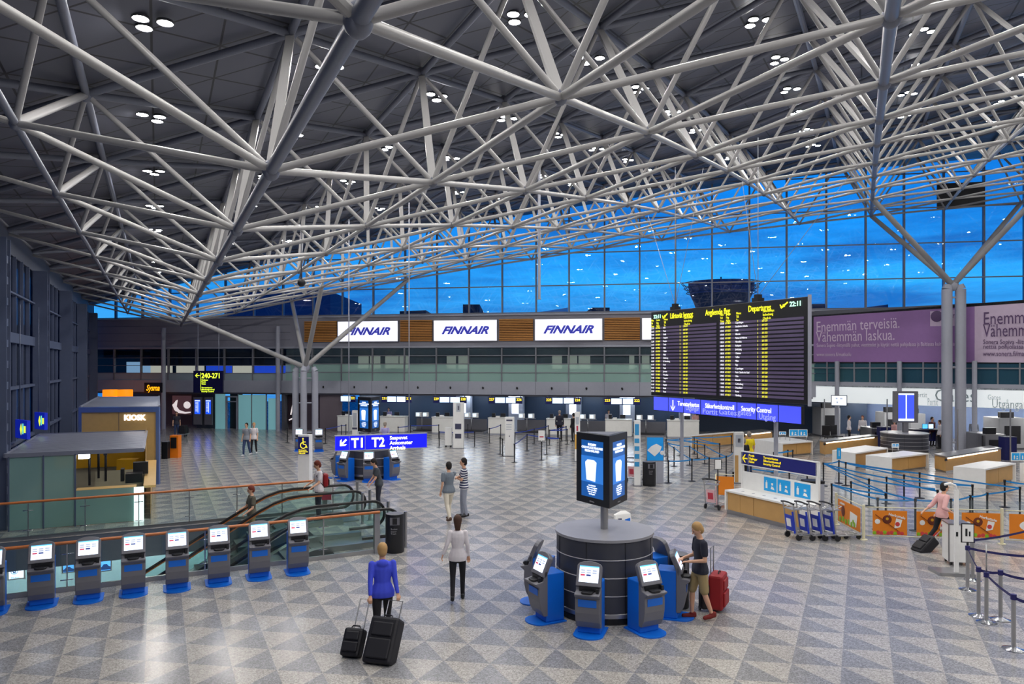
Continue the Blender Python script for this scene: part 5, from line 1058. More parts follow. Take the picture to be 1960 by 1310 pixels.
# ---------------------------------------------------------------- banner barrier
m_ob = mat('orange_banner', srgb(236,136,30), .5, var=.04); m_brown = mat('banner_brown', srgb(110,48,28), .5); m_pink = mat('banner_berry', srgb(214,70,70), .5); m_grn = mat('banner_green', srgb(140,190,40), .5); m_cr = mat('cream_post', srgb(228,222,190), .4)
m_bgl = glass('barrier_glass', (.88,.93,.96), 1.0, density=.12, frost=srgb(170,190,200))
pA = fl(1600,1004); pB = fl(1654,1034); pC = fl(1920,1042); pD = fl(2010,1047)
def barrier(a, b_, label, banners, first=True):
    d = b_-a; W_ = d.length; r = empty('glass_barrier', a, math.atan2(d.y, d.x), label, 'barrier', 'orange banner barrier')
    MB().quad((.05,0,.1),(W_-.05,0,.1),(W_-.05,0,1.15),(.05,0,1.15)).build('glass_panel', m_bgl, r)
    MB().cyl((0,0,.9),(W_,0,.9),.014,n=8).cyl((0,0,.12),(W_,0,.12),.014,n=8).build('rails', m_cr, r)
    for x in ((0.03, W_-.03) if first else (W_-.03,)): MB().cyl((x,-.0,0),(x,-.0,.95),.04,n=12).cyl((x,0,0),(x,0,.015),.1,n=16).build('post', m_cr, r)
    for k, (x0, x1, kind) in enumerate(banners):
        x0 *= W_; x1 *= W_; w_ = x1-x0; b0 = MB().box(x0,x1,-.03,-.02,.16,.82).build('orange_banner', m_ob, r); T = M.Translation((x0,-.034,.16)); cx = w_*.42
        if kind == 0:
            mb = MB(T); mb.ball((cx,0,.42),.12,14,sc_=(1,.05,1),mi=0); mb.bar((cx-.3,0,.55),(cx+.28,0,.12),.01,.05,mi=0,up=(0,1,0)); mb.ball((cx-.25,-.002,.36),.07,12,sc_=(1,.05,1),mi=1); mb.poly([(w_*.62,-.002,.18),(w_*.8,-.002,.22),(w_*.86,-.002,.42),(w_*.68,-.002,.46)],mi=1); mb.ball((w_*.72,-.004,.3),.06,10,sc_=(1,.05,1),mi=2)
            for q_ in range(9): mb.ball((w_*(.05+q_*.1),-.003,.05+.02*(q_%2)),.05,8,sc_=(1,.05,1),mi=2 if q_%3 else 3)
            mb.ball((cx,-.006,.44),.04,8,sc_=(1,.05,1),mi=4); mb.build('dessert_picture', [m_brown, m_white, m_pink, m_grn, m_yel_p], b0)
            text('Herkuttele', 'lettering', m_white, b0, T @ M.Translation((w_*.45,-.004,.54)) @ M.Rotation(math.radians(14), 4, 'Y') @ M.Rotation(math.pi/2, 4, 'X'), size=.1, bold=.002)
        elif kind == 1:
            mb = MB(T); mb.ball((w_*.25,0,.36),.13,14,sc_=(1,.05,1.2),mi=0)
            for q_ in range(6): mb.ball((w_*(.12+q_*.13),-.003,.1+.03*(q_%2)),.08,10,sc_=(1,.05,1),mi=3)
            mb.poly([(w_*.55,-.004,.05),(w_*.85,-.004,.08),(w_*.9,-.004,.42),(w_*.58,-.004,.46)],mi=1); mb.ball((w_*.72,-.006,.2),.06,8,sc_=(1,.05,1),mi=3); mb.build('dessert_picture', [m_brown, m_white, m_pink, m_grn], b0); text('makuun', 'lettering', m_white, b0, T @ FT(w_*.1,-.004,.54), size=.11, bold=.002)
        else:
            mb = MB(T); mb.ball((w_*.62,0,.36),.2,20,sc_=(1.7,.03,.8)); mb.build('white_oval', m_white, b0); text('Gefilus', 'lettering', m_navy, b0, T @ FT(w_*.4,-.012,.3), size=.2, bold=.004)
    return r
barrier(pA, pB, 'short angled glass barrier with an orange dessert banner behind the luggage trolleys', [(.12,.9,1)])
barrier(pB+V((.06,0,0)), pC, 'long glass barrier with three orange dessert banners behind the walking woman', [(.045,.3,0),(.37,.64,0),(.70,.975,0)], False)
barrier(pC+V((.06,0,0)), pD, 'glass barrier with an orange banner and white oval, cut by the right edge', [(.08,.98,2)], False)
p_ = fl(1384,965); r = empty('glass_barrier', p_+V((.0,.9,0)), math.radians(-20), 'small piece of orange banner barrier behind the gates desk end', 'barrier'); MB().box(0,.62,0,.01,.16,.82).build('orange_banner', m_ob, r); MB().cyl((0,0,.9),(.62,0,.9),.014,n=8).cyl((0,0,0),(0,0,.9),.02,n=8).build('rails', m_cr, r)
# ---------------------------------------------------------------- luggage trolleys
m_tb = mat('trolley_blue', srgb(30,60,190), .4); m_tg = mat('trolley_alu', srgb(178,178,180), .35, .7)
def mk_trolley(panel, face):
    r = empty('luggage_trolley', (0,0,0))
    mb = MB()
    for y in (-.22,.22): mb.tube([(-.12,y,1.0),(-.08,y,.8),(.0,y,.2),(.05,y*1.2,.15),(.85,y*1.0,.12)], .018, 8)
    for x in (.2,.4,.6,.8): mb.cyl((x,-.24,.14),(x,.24,.14),.014,n=6)
    mb.bar((.05,-.09,.15),(.85,-.08,.13),.09,.02).bar((.05,.09,.15),(.85,.08,.13),.09,.02); mb.tube([(.85,-.22,.12),(.92,-.1,.13),(.92,.1,.13),(.85,.22,.12)],.02,8); mb.build('frame', m_tg, r)
    MB().box(-.02,.0,-.15,.15,.25,.68,T=M.Rotation(math.radians(-8),4,'Y')).build('advert_panel', panel, r)
    MB().box(-.027,-.021,-.09,.09,.36,.58,T=M.Rotation(math.radians(-8),4,'Y')).build('panel_print', face, r)
    for s in (-1,): MB().box(-.035,.01,s*.2-.012,s*.2+.012,.2,.8,T=M.Rotation(math.radians(-8),4,'Y')).build('side_bar', panel, r)
    MB().tube([(-.13,-.27,1.0),(-.16,-.1,1.03),(-.16,.1,1.03),(-.13,.27,1.0)],.024,8).build('handle', m_black, r)
    for x, y, rr in ((.05,-.24,.085),(.05,.24,.085),(.78,-.18,.065),(.78,.18,.065)): MB().cyl((x,y-.02,rr),(x,y+.02,rr),rr,n=16).build('wheel', m_black, r)
    MB().box(-.1,.18,-.2,.2,.82,.84).tube([(-.1,-.2,.83),(.2,-.2,.93),(.2,.2,.93),(-.1,.2,.83)],.012,6).build('basket', m_tg, r)
    return r
tr = None; G_ = 'luggage trolleys nested beside the gates desk'
for k, px in enumerate((1515,1541,1565,1589)):
    p = fl(px, 1032+k*.4); lab = 'blue panelled luggage trolley beside the gates desk, %s from left' % ORD[k]
    if tr is None: tr = mk_trolley(m_tb, m_white); tr.location = p; tr.rotation_euler = (0,0,math.radians(16)); tag(tr, lab, 'luggage trolley', G_)
    else: copy_thing(tr, p, math.radians(16), lab, G_)
tp = mk_trolley(mat('trolley_pink', srgb(235,190,195), .4), mat('trolley_print', srgb(200,60,80), .5)); tp.location = fl(1362,976); tp.rotation_euler = (0,0,math.radians(50)); tag(tp, 'single luggage trolley with a pink advert left of the gates desk', 'luggage trolley')
copy_thing(tp, fl(1207,926)+V((.1,.2,0)), math.radians(60), 'luggage trolley with a pink advert half hidden behind the front advert display')
p_ = tp.location+V((.35,.5,0)); r = empty('notice_frame', (p_.x, p_.y, 0), 0, 'small white notice on a thin black post behind the pink trolley', 'sign'); MB().cyl((0,0,0),(0,0,1.25),.02,n=8).cyl((0,0,0),(0,0,.012),.12,n=14).build('pole', m_black, r); MB().box(-.12,.12,-.01,.01,1.25,1.6).build('frame', m_black, r); MB().box(-.1,.1,-.015,-.01,1.27,1.58).build('sheet', m_white, r)
p_ = fl(1608,1000); r = empty('litter_bin', p_+V((-.3,1.3,0)), 0, 'black topped grey bin behind the luggage trolleys', 'bin'); MB().box(-.3,.3,-.2,.2,0,.98).build('body', m_fascia, r, .02); MB().box(-.31,.31,-.21,.21,.98,1.08).build('lid', m_black, r, .02)
# ---------------------------------------------------------------- bag sizer with scale and white cabinet
p_ = fl(1833,1104); r = empty('bag_scale', p_, math.radians(-6), 'white bag scale post on a flat steel plate at the right', 'scale')
MB().add([(-.38,.0,.0),(.36,-.06,.0),(.42,.5,.0),(-.42,.5,.0),(-.38,.0,.07),(.36,-.06,.07),(.42,.5,.07),(-.42,.5,.07)], [(0,3,2,1),(4,5,6,7),(0,1,5,4),(1,2,6,5),(2,3,7,6),(3,0,4,7)]).build('plate', m_inox, r)
MB().box(-.045,.045,.03,.09,.07,1.95).build('post', m_white, r, .01); MB().tube([(0,.06,1.93),(-.03,.05,2.05),(-.15,.02,2.1),(-.28,0,2.08)],.03,8).build('lamp_arm', m_white, r); MB().box(-.02,.02,.02,.03,.9,1.0).build('display', m_black, r)
p_ = fl(1840,1085)+V((0,.05,0)); r = empty('white_cabinet', p_, math.radians(-14), 'white wheeled cabinet with steel edges behind the bag scale', 'cabinet')
MB().box(-.24,.22,0,.5,.08,.98).build('body', m_white, r, .01); MB().box(-.25,-.22,-.01,.02,.08,.99).box(.2,.235,-.01,.02,.08,.99).box(-.25,.235,-.01,.51,.97,1.0).build('edges', m_inox, r)
for x in (-.18,.16): [MB().cyl((x-.02,y_,.045),(x+.02,y_,.045),.045,n=12).build('caster', m_black, r) for y_ in (.06,.42)]
# ---------------------------------------------------------------- suitcases
m_case = mat('black_nylon', srgb(24,24,32), .6); m_red = mat('red_nylon', srgb(150,22,30), .55)
def suitcase(name, loc, rz, w_, d_, h_, mt, label, tilt=0.0, handle=.45, pocket=True):
    r = empty(name, loc, rz, label, 'suitcase'); T = M.Rotation(math.radians(tilt), 4, 'X')
    b_ = MB(T).box(-w_/2,w_/2,0,d_,.05,h_).build('body', mt, r, .045)
    if pocket: MB(T).box(-w_*.4,w_*.4,-.04,0.01,.12,h_*.55).build('pocket', mt, r, .02); MB(T).box(-w_*.36,w_*.36,-.03,0.01,h_*.6,h_*.88).build('pocket', mt, r, .02)
    MB(T).tube([(-w_*.25,d_*.9,h_-.02),(-w_*.25,d_*.9,h_+handle),(w_*.25,d_*.9,h_+handle),(w_*.25,d_*.9,h_-.02)],.011,8).build('pull_handle', m_inox, r)
    MB(T).tube([(-.08,d_*.4,h_),(-.06,d_*.4,h_+.04),(.06,d_*.4,h_+.04),(.08,d_*.4,h_)],.012,8).build('grip', m_black, r)
    for s in (-1, 1): MB(T).cyl((s*w_*.42-.015,d_-.04,.045),(s*w_*.42+.015,d_-.04,.045),.045,n=12).build('wheel', m_black, r)
    return r
suitcase('suitcase', fl(1388,1170), math.radians(62), .48, .28, .72, m_red, 'large red suitcase standing beside the man in shorts', 0, .5)
suitcase('suitcase', fl(1360,1173), math.radians(8), .34, .22, .55, m_case, 'small black cabin suitcase between the man in shorts and the red suitcase', 0, .42, False)
pB_ = V(((722-CX)*11.85/F, 11.85, 0)); suitcase('suitcase', pB_+V((0.0,-.28,.02)), math.radians(-16), .5, .3, .78, m_case, 'large black suitcase pulled behind the person in the blue hoodie', -32, .32)
pS_ = V(((672-CX)*12.05/F, 12.05, 0)); suitcase('suitcase', pS_+V((-.02,-.2,.02)), math.radians(-14), .34, .22, .5, m_case, 'small black suitcase pulled in the left hand of the person in the hoodie', -30, .5)
pP = fl(1748,1056); suitcase('suitcase', pP, math.radians(-80), .38, .26, .62, m_case, 'black suitcase pulled by the woman in the pink shirt', -48, .5)
# ================================================================ people
def loft(mb, rings, n=14):        # rings: (centre, rx, ry) ellipses in the xy plane
    vs = []
    for c_, rx, ry in rings: vs += [(c_[0]+rx*math.cos(2*math.pi*k/n), c_[1]+ry*math.sin(2*math.pi*k/n), c_[2]) for k in range(n)]
    mb.add(vs, [(i*n+k, i*n+(k+1) % n, (i+1)*n+(k+1) % n, (i+1)*n+k) for i in range(len(rings)-1) for k in range(n)], 0, True)
    mb.add(vs[:n], [tuple(reversed(range(n)))]); mb.add(vs[-n:], [tuple(range(n))])
def limb(mb, pts, rs):
    for k in range(len(pts)-1): mb.cyl(pts[k], pts[k+1], rs[k], rs[k+1], n=12)
    for p, r in zip(pts, rs): mb.ball(p, r, 12)
def skin_mesh(mb, name, mt, parent, vox, smooth=4):
    me = bpy.data.meshes.new('t'); me.from_pydata(mb.v, [], mb.f); o = bpy.data.objects.new('t', me); SC2.collection.objects.link(o)
    md = o.modifiers.new('r', 'REMESH'); md.mode = 'VOXEL'; md.voxel_size = vox; md.use_smooth_shade = True
    s = o.modifiers.new('s', 'SMOOTH'); s.iterations = smooth; s.factor = .5
    VL2.update(); m2 = bpy.data.meshes.new_from_object(o.evaluated_get(VL2.depsgraph)); m2.name = name
    bpy.data.objects.remove(o); m2.materials.clear()
    for q_ in (mt if isinstance(mt, list) else [mt]): m2.materials.append(q_)
    m2.polygons.foreach_set('use_smooth', [True]*len(m2.polygons))
    r = bpy.data.objects.new(name, m2); C.objects.link(r); r.parent = parent; return r
m_skin = mat('skin', srgb(222,172,142), .5, var=.04); m_eye = mat('eyes_dark', srgb(40,30,28), .3)
def hand(mb, wr, d, side, curl, fr):
    d = d.normalized(); x = d.cross(V((0,0,1)));  x = V((1,0,0)) if x.length < .1 else x.normalized(); nrm = x.cross(d).normalized()
    # palm spans x, fingers along d curling towards -nrm
    c_ = wr+d*.045
    for t in (-.022, -.008, .008, .022): mb.cyl(wr+x*t*.6, wr+d*.085+x*t*1.2, .014, .012, n=8); mb.ball(wr+d*.085+x*t*1.2, .012, 8)
    for k, (t, ln_) in enumerate(((-.03,.062),(-.010,.075),(.011,.07),(.030,.055))):
        p0 = wr+d*.085+x*t; a1 = curl*.6; a2 = curl*1.3
        p1 = p0+(d*math.cos(a1)-nrm*math.sin(a1))*ln_*.5; p2 = p1+(d*math.cos(a2)-nrm*math.sin(a2))*ln_*.5
        limb(mb, [p0, p1, p2], [fr, fr*.95, fr*.8])
    b0 = wr+d*.03+x*side*.02; b1 = b0+d*.03+x*side*.028-nrm*.01; b2 = b1+d*.028+x*side*.004-nrm*.014*curl; limb(mb, [b0, b1, b2], [fr*1.3, fr*1.1, fr*.9])
def person(loc, face, h, label, top, bottom, hair, shoes=None, sleeve='short', shorts=False, stride=0.0, la=None, ra=None, headpitch=0.0, lean=0.0, vox=.013, female=False, longhair=False, hoodie=False, neckline=True, bald=False, headturn=0.0, skirt=False):
    rz = math.atan2(face[1], face[0])+math.pi/2
    r = empty('person', loc, rz, label, 'person'); k = h/1.75; r.scale = (k, k, k)
    sw = .155 if female else .185; fr = .0092 if vox < .012 else .0115
    def Ln(p): return V((p[0], p[1]-(p[2]-.9)*math.tan(lean) if p[2] > .9 else p[1], p[2]))
    hip = [V((-.095,0,.92)), V((.095,0,.92))]
    s = stride; knee = [V((-.1,-.26*s-.02,.50)), V((.1,.20*s-.03,.50+.02*abs(s)))]; ank = [V((-.1,-.34*s,.085)), V((.1,.52*s,.085+.12*abs(s)))]
    toe = [ank[0]+V((-.015,-.155,-.045)), ank[1]+V((.015,-.14,-.045-.07*abs(s)))]; heel = [ank[0]+V((0,.05,-.045)), ank[1]+V((0,.05,-.03))]
    sh = [Ln((-sw,0,1.42)), Ln((sw,0,1.42))]; nk = Ln((0,.01,1.5)); hc = Ln((0,-.02-.05*headpitch,1.635-.02*abs(headpitch)))
    la = la or ((-sw-.04,.03,1.14),(-sw-.055,-.06,.89)); ra = ra or ((sw+.04,.03,1.14),(sw+.055,-.06,.89))
    arm = [[sh[0], V(la[0]), V(la[1])], [sh[1], V(ra[0]), V(ra[1])]]
    hm = M.Translation(hc) @ M.Rotation(headturn, 4, 'Z') @ M.Rotation(headpitch, 4, 'X')
    # body
    mb = MB(); loft(mb, [((0,0,.84),.12,.08),((0,0,.95),.14,.09),((0,-.0,1.1),.11,.075)]+[((Ln((0,0,z)).x,Ln((0,0,z)).y,z),rx,ry) for z, rx, ry in ((1.25,.12,.08),(1.38,.14,.085),(1.45,.10,.07),(1.49,.05,.05))])
    limb(mb, [nk-V((0,0,.06)), hc-V((0,0,.03))], [.058,.05])
    for i in (0, 1):
        limb(mb, [sh[i], arm[i][1], arm[i][2]], [.05,.038,.026]); dd = (arm[i][2]-arm[i][1]); hand(mb, arm[i][2], dd, -1 if i == 0 else 1, .9, fr)
        limb(mb, [hip[i], hip[i].lerp(knee[i], .4), knee[i], knee[i].lerp(ank[i], .35), ank[i]], [.075,.07,.052,.05,.034]); limb(mb, [ank[i]-V((0,0,.03)), toe[i]+V((0,.03,0))], [.03,.022])
    hb = MB(hm); hb.ball((0,0,.03),.1,16,sc_=(.78,.96,1.12)); hb.ball((0,-.025,-.045),.06,12,sc_=(.85,1,.95)); hb.cyl((0,-.092,.03),(0,-.112,-.005),.008,.015,n=8); hb.ball((0,-.108,-.006),.014,8)
    for s_ in (-1, 1): hb.ball((s_*.078,.01,.0),.022,8,sc_=(.4,.8,1.3))
    hb.ball((0,-.085,-.045),.02,8,sc_=(1.3,.6,.5)); mb.v += hb.v; n0 = len(mb.v)-len(hb.v); mb.f += [[q_+n0 for q_ in f] for f in hb.f]; mb.m += hb.m; mb.sm += hb.sm
    body = skin_mesh(mb, 'body', m_skin, r, vox)
    eb = MB(hm)
    for s_ in (-1, 1): eb.ball((s_*.032,-.088,.03),.011,8)
    eb.bar((-.022,-.098,-.042),(.022,-.098,-.042),.006,.006); eb.build('facial_features', m_eye, r)
    # hair
    if not bald:
        mb = MB(hm); mb.ball((0,.02,.055),.11,16,sc_=(.84,.94,1.0)); mb.ball((0,.045,.005),.096,12,sc_=(.88,.82,1))
        if longhair: loft(mb, [((0,.07,-.16),.05,.03),((0,.075,-.05),.075,.045),((0,.06,.05),.08,.06)])
        skin_mesh(mb, 'hair', hair, r, max(vox, .012), 3)
    # top
    mb = MB(); bt = .84 if female or hoodie else .86; wx = 1.0 if not female else .9
    loft(mb, [((0,0,bt),.212*wx,.142),((0,0,.93),.217*wx,.145),((0,0,1.01),.185*wx,.128),((0,0,1.1),.145*wx*(.9 if female else 1),.105)]+[((Ln((0,0,z)).x,Ln((0,0,z)).y,z),rx*wx,ry) for z, rx, ry in ((1.22,.16,.112),(1.34,.185,.118),(1.42,.17,.1),(1.475,.085,.07))])
    for i in (0, 1):
        e = arm[i][1]; w_ = arm[i][2]
        if sleeve == 'long': limb(mb, [sh[i], e, e.lerp(w_, .93)], [.06,.047,.036])
        elif sleeve == 'mid': limb(mb, [sh[i], e, e.lerp(w_, .35)], [.072,.06,.052])
        else: limb(mb, [sh[i], sh[i].lerp(e, .62)], [.068,.064])
    if hoodie: p = Ln((0,.07,1.44)); mb.ball(tuple(p), .1, 12, sc_=(1.1,.6,.75))
    skin_mesh(mb, 'top', top, r, max(vox, .012), 5)
    # bottoms
    mb = MB(); loft(mb, [((0,0,.80),.13*wx,.11),((0,0,.9),.16*wx,.115),((0,0,.99),.142*wx,.1)])
    for i in (0, 1):
        k_ = knee[i]; a_ = ank[i]
        if shorts: limb(mb, [hip[i], k_+V((0,0,.04))], [.1,.085])
        else: limb(mb, [hip[i], hip[i].lerp(k_, .5), k_, k_.lerp(a_, .5), a_+V((0,.005,-.01))], [.098*wx,.085*wx,.066*wx,.058*wx,.05*wx])
    skin_mesh(mb, 'shorts' if shorts else 'trousers', bottom, r, max(vox, .012), 4)
    for i in (0, 1):
        mb = MB(); limb(mb, [heel[i], heel[i].lerp(toe[i], .5), toe[i]], [.042,.045,.038]); limb(mb, [heel[i]+V((0,0,.03)), ank[i]], [.04,.042]); o = skin_mesh(mb, 'shoe', shoes or m_black, r, .012, 3)
        z0 = min(v.co.z for v in o.data.vertices)
    # feet to the ground
    zs = [min((r_.matrix_local @ v.co).z for v in r_.data.vertices) for r_ in r.children if r_.name.startswith('shoe')]
    r.location.z += -min(zs)*k
    return r
def cloth(name, c_, **k): return mat(name, srgb(*c_), .8, var=.08, vscale=20, **k)
h_brown = cloth('hair_brown', (70,46,34)); h_dark = cloth('hair_dark', (30,24,24)); h_blond = cloth('hair_blond', (176,140,92)); h_red = cloth('hair_auburn', (110,44,28)); h_grey = cloth('hair_grey', (150,140,130))
c_navy = cloth('tee_black_navy', (34,36,52)); c_khaki = cloth('khaki_shorts', (166,146,104)); c_grey = cloth('tee_grey', (112,122,134)); c_cream = cloth('cream_trousers', (214,206,190)); c_jean = cloth('jeans_blue', (52,70,110)); c_black = cloth('black_trousers', (26,25,32)); c_white = cloth('white_blouse', (226,220,224)); c_hood = cloth('blue_hoodie', (62,78,215)); c_pink = cloth('pink_shirt', (232,180,178)); c_yel = cloth('yellow_shirt', (240,215,20)); c_lgrey = cloth('light_grey_trousers', (150,156,172)); c_dgrey = cloth('dark_grey_tee', (62,68,76)); c_char = cloth('charcoal_trousers', (40,42,58)); c_lav = cloth('lavender_shirt', (170,165,215)); c_maroon = cloth('maroon_coat', (70,20,34)); c_olive = cloth('olive_shirt', (96,92,80)); c_lblue = cloth('grey_tee_light', (140,146,158))
# striped polo
m = bpy.data.materials.new('striped_polo'); m.use_nodes = True; nt = m.node_tree; b = nt.nodes['Principled BSDF']; b.inputs['Roughness'].default_value = .8
tc = nt.nodes.new('ShaderNodeTexCoord'); sp = nt.nodes.new('ShaderNodeSeparateXYZ'); nt.links.new(tc.outputs['Object'], sp.inputs[0])
st_ = mth('GREATER_THAN', mth('FRACT', mth('MULTIPLY', sp.outputs[2], 14)), .42); mc = nt.nodes.new('ShaderNodeMixRGB'); mc.inputs[1].default_value = srgb(228,228,232)+(1,); mc.inputs[2].default_value = srgb(36,46,84)+(1,); nt.links.new(st_, mc.inputs[0]); nt.links.new(mc.outputs[0], b.inputs['Base Color'])
c_stripe = m; m_orsh = cloth('orange_red_shoes', (200,60,44)); m_brsh = cloth('brown_shoes', (90,66,52)); m_whsh = cloth('white_shoes', (222,222,226)); m_rbsh = cloth('red_black_trainers', (120,34,30))
R_ = lambda px, Y_: V(((px-CX)*Y_/F, Y_, 0))
person(fl(1340,1186), (-1,-.12), 1.8, 'person in a black tee and khaki cargo shorts using the kiosk, red suitcase behind', c_navy, c_khaki, h_blond, m_rbsh, shorts=True, stride=.35, la=((-.24,-.02,1.13),(-.13,-.27,1.1)), ra=((.24,.0,1.13),(.14,-.27,1.1)), headpitch=.5, vox=.0095)
person(R_(732,12.55), (-.25,1), 1.70, 'person in a blue hoodie walking away and pulling two black suitcases', c_hood, c_black, h_blond, hoodie=True, sleeve='long', stride=.5, la=((-.215,.07,1.15),(-.25,.17,.93)), ra=((.215,.09,1.15),(.22,.2,.93)), vox=.0095)
person(fl(876,1150), (-.05,1), 1.70, 'person in a white blouse and black trousers walking away alone', c_white, c_black, h_brown, sleeve='long', female=True, stride=.45, la=((-.205,.02,1.17),(-.225,-.05,.92)), ra=((.22,.06,1.18),(.3,.06,.98)), longhair=True, vox=.0095)
person(fl(859,998), (-.55,.85), 1.78, 'person in a grey tee and cream trousers, hand at the mouth, beside the striped shirt', c_grey, c_cream, h_dark, m_brsh, stride=.5, la=((-.2,-.2,1.3),(-.06,-.16,1.5)), vox=.0115)
person(fl(888,990), (-.85,-.15), 1.82, 'person in a navy and white striped polo standing with folded arms', c_stripe, c_lgrey, h_dark, m_black, stride=.12, la=((-.22,-.1,1.17),(.02,-.2,1.22)), ra=((.22,-.1,1.15),(-.02,-.19,1.16)), vox=.0115)
person(fl(472,873), (-.2,-1), 1.70, 'person in a grey tee and jeans walking towards the camera at the left', c_lblue, c_jean, h_dark, m_whsh, stride=.4)
person(fl(486,870), (.1,-1), 1.66, 'person with blond hair in a white top walking beside the grey tee', c_white, c_black, h_blond, m_whsh, female=True, stride=.35)
bp_ = person(wp(-.55,1.4,.03), (-.9,-.45), 1.8, 'person in a white tee with a red and black backpack stepping onto the far escalator', c_white, c_char, h_red, sleeve='short', la=((-.24,-.08,1.15),(-.28,-.3,1.02)), ra=((.24,-.05,1.15),(.27,-.28,1.02)), headpitch=.4, vox=.0115)
bk = empty('backpack', bp_.location, bp_.rotation_euler[2], 'red and black backpack worn by the person on the escalator landing', 'backpack'); MB().box(-.14,.14,.12,.27,1.02,1.42).build('bag', m_red, bk, .05); MB().box(-.1,.1,.27,.31,1.05,1.25).build('front_pocket', m_black, bk, .02)
for s_ in (-1, 1): MB().tube([(s_*.11,.12,1.05),(s_*.14,.0,1.2),(s_*.13,-.1,1.38),(s_*.12,.0,1.49),(s_*.11,.12,1.42)],.014,6).build('strap', m_black, bk)
person(fl(724,980)+V((0,.1,0)), (-.9,-.3), 1.70, 'person in a dark grey tee and navy trousers bending at the escalator head', c_dgrey, c_char, h_dark, m_black, lean=.16, headpitch=.5, la=((-.22,-.14,1.14),(-.2,-.3,.95)), ra=((.22,-.14,1.14),(.2,-.3,.95)), vox=.0115)
person(wp(-2.5,1.4,-.46), (-.8,-.55), 1.68, 'person in an olive shirt riding down the far escalator', c_olive, c_khaki, h_red, m_black, la=((-.24,-.1,1.12),(-.26,-.3,1.02)), ra=((.24,-.05,1.12),(.26,-.25,1.0)), headpitch=.2, vox=.0115)
person(fl(1803,1050), (1,.05), 1.68, 'person in a pink shirt and black trousers striding right with a black suitcase', c_pink, c_black, h_dark, m_orsh, female=True, stride=.75, sleeve='mid', la=((-.24,.1,1.14),(-.26,-.12,1.02)), ra=((.22,.14,1.14),(.22,.36,.98)), lean=.08, vox=.0115)
person(R_(1434,32.0), (-.3,1), 1.82, 'person in a bright yellow shirt behind the gates sign', c_yel, c_jean, h_grey, m_black, stride=.1)
person(R_(1424,31.2), (-.2,1), 1.62, 'person with a dark top beside the one in yellow', c_black, c_black, h_grey, m_black)
person(fl(1071,841), (.1,1), 1.82, 'person in a dark suit standing at the fifth check-in desk', c_char, c_black, h_grey, m_black, sleeve='long', vox=.018)
person(fl(1098,846), (-.6,.7), 1.75, 'person in black half hidden by the narrow ochre pillar', c_black, c_black, h_dark, m_black, sleeve='long', vox=.018)
person(R_(737,38.5), (.3,1), 1.74, 'person in a lavender shirt right of the rear advert display', c_lav, c_jean, h_grey, m_black, vox=.018)
for px, y_, c_, lab in ((744,53.6,c_lav,'person behind the second check-in desk'),(1165,51.0,c_white,'person in white behind the sixth check-in desk'),(1331,49.6,c_pink,'person behind the seventh check-in desk, below the portal sign')): person(R_(px,y_), (0,-1), 1.6, lab, c_, c_black, h_dark, vox=.018)
for px, y_, h_, f_, c_, hr, lab in ((1625,44.5,1.66,(.8,-.4),c_white,h_dark,'person in a white shirt behind the far lit counter, left of two'),(1651,45,1.62,(-.6,-.7),c_white,h_red,'person in a white shirt with auburn hair behind the far lit counter'),(1784,43,1.68,(.3,-1),c_maroon,h_dark,'person with dark hair and maroon top behind the grey drum'),(1799,41.6,1.6,(-.9,.1),c_white,h_brown,'person in a white shirt leaning by the laptops next to the tall shafts'),(1864,41.8,1.66,(-.5,-.8),c_lblue,h_dark,'person in a grey shirt right of the tall shafts'),(1712,43.5,1.45,(.1,-1),c_pink,h_blond,'blond person in pink behind the left side of the grey drum')):
    person(R_(px,y_), f_, h_, lab, c_, c_black, hr, sleeve='long', vox=.018)
person(fl(338,836), (.4,-.9), 1.62, 'person in dark clothes pushing a loaded trolley at the left back', c_char, c_jean, h_dark, m_black, vox=.018)
r = empty('luggage_trolley', fl(349,836)+V((.1,0,0)), 0, 'loaded trolley with black bags at the left back', 'luggage trolley'); MB().box(-.25,.25,-.3,.4,.15,.2).build('platform', m_tg, r); MB().box(-.22,.22,-.28,.1,.2,.75).build('bag', m_case, r, .05); MB().box(-.2,.2,.12,.35,.2,.6).build('bag', m_case, r, .05); [MB().cyl((x_,y_,.08),(x_+.04,y_,.08),.08,n=12).build('wheel', m_black, r) for x_, y_ in ((-.2,-.3),(.16,-.3),(0,.35))]
person(V((-18.6,28.4,LZ)), (0,1), 1.7, 'person in maroon walking in the lower hall seen through the near railing', c_maroon, c_maroon, h_dark, vox=.018, sleeve='long')
# ---------------------------------------------------------------- security area behind the right counters
m_mach = mat('machine_grey', srgb(164,166,170), .4); m_nb = mat('navy_cabinet', srgb(26,30,92), .4)
def machine(px, y_, w_, d_, h_, label, rz=0.0, mt=None, tun=True):
    p = R_(px, y_); r = empty('x_ray_machine', p, rz, label, 'x-ray machine'); MB().box(-w_/2,w_/2,0,d_,.1,h_).build('housing', mt or m_mach, r, .03); MB().box(-w_/2+.05,w_/2-.05,.05,d_-.05,0,.1).build('plinth', m_dark, r)
    if tun: MB().box(-w_*.3,w_*.3,-.015,0,.35,h_*.75).build('tunnel_curtain', m_black, r)
    MB().box(-w_*.4,w_*.1,.1,.35,h_,h_+.32).build('monitor', m_black, r); return r
machine(1590,48.5,1.3,1.4,1.9,'pale grey scanner gate under the gallery right of the departure board')
machine(1708,46.5,1.0,1.2,1.75,'grey scanner box left of the upright flight screen')
machine(1684,43.2,1.0,1.4,1.05,'steel scanner table end with navy cabinet left of the grey drum',mt=m_inox)
machine(1905,38.2,1.1,1.6,1.15,'steel x-ray machine with dark opening behind the right lit counter',mt=m_inox)
machine(1938,41.0,1.5,1.4,1.8,'large pale scanner at the right picture edge')
machine(1757,47.5,1.0,1.0,1.6,'pale cabinet behind the grey drum',tun=False)
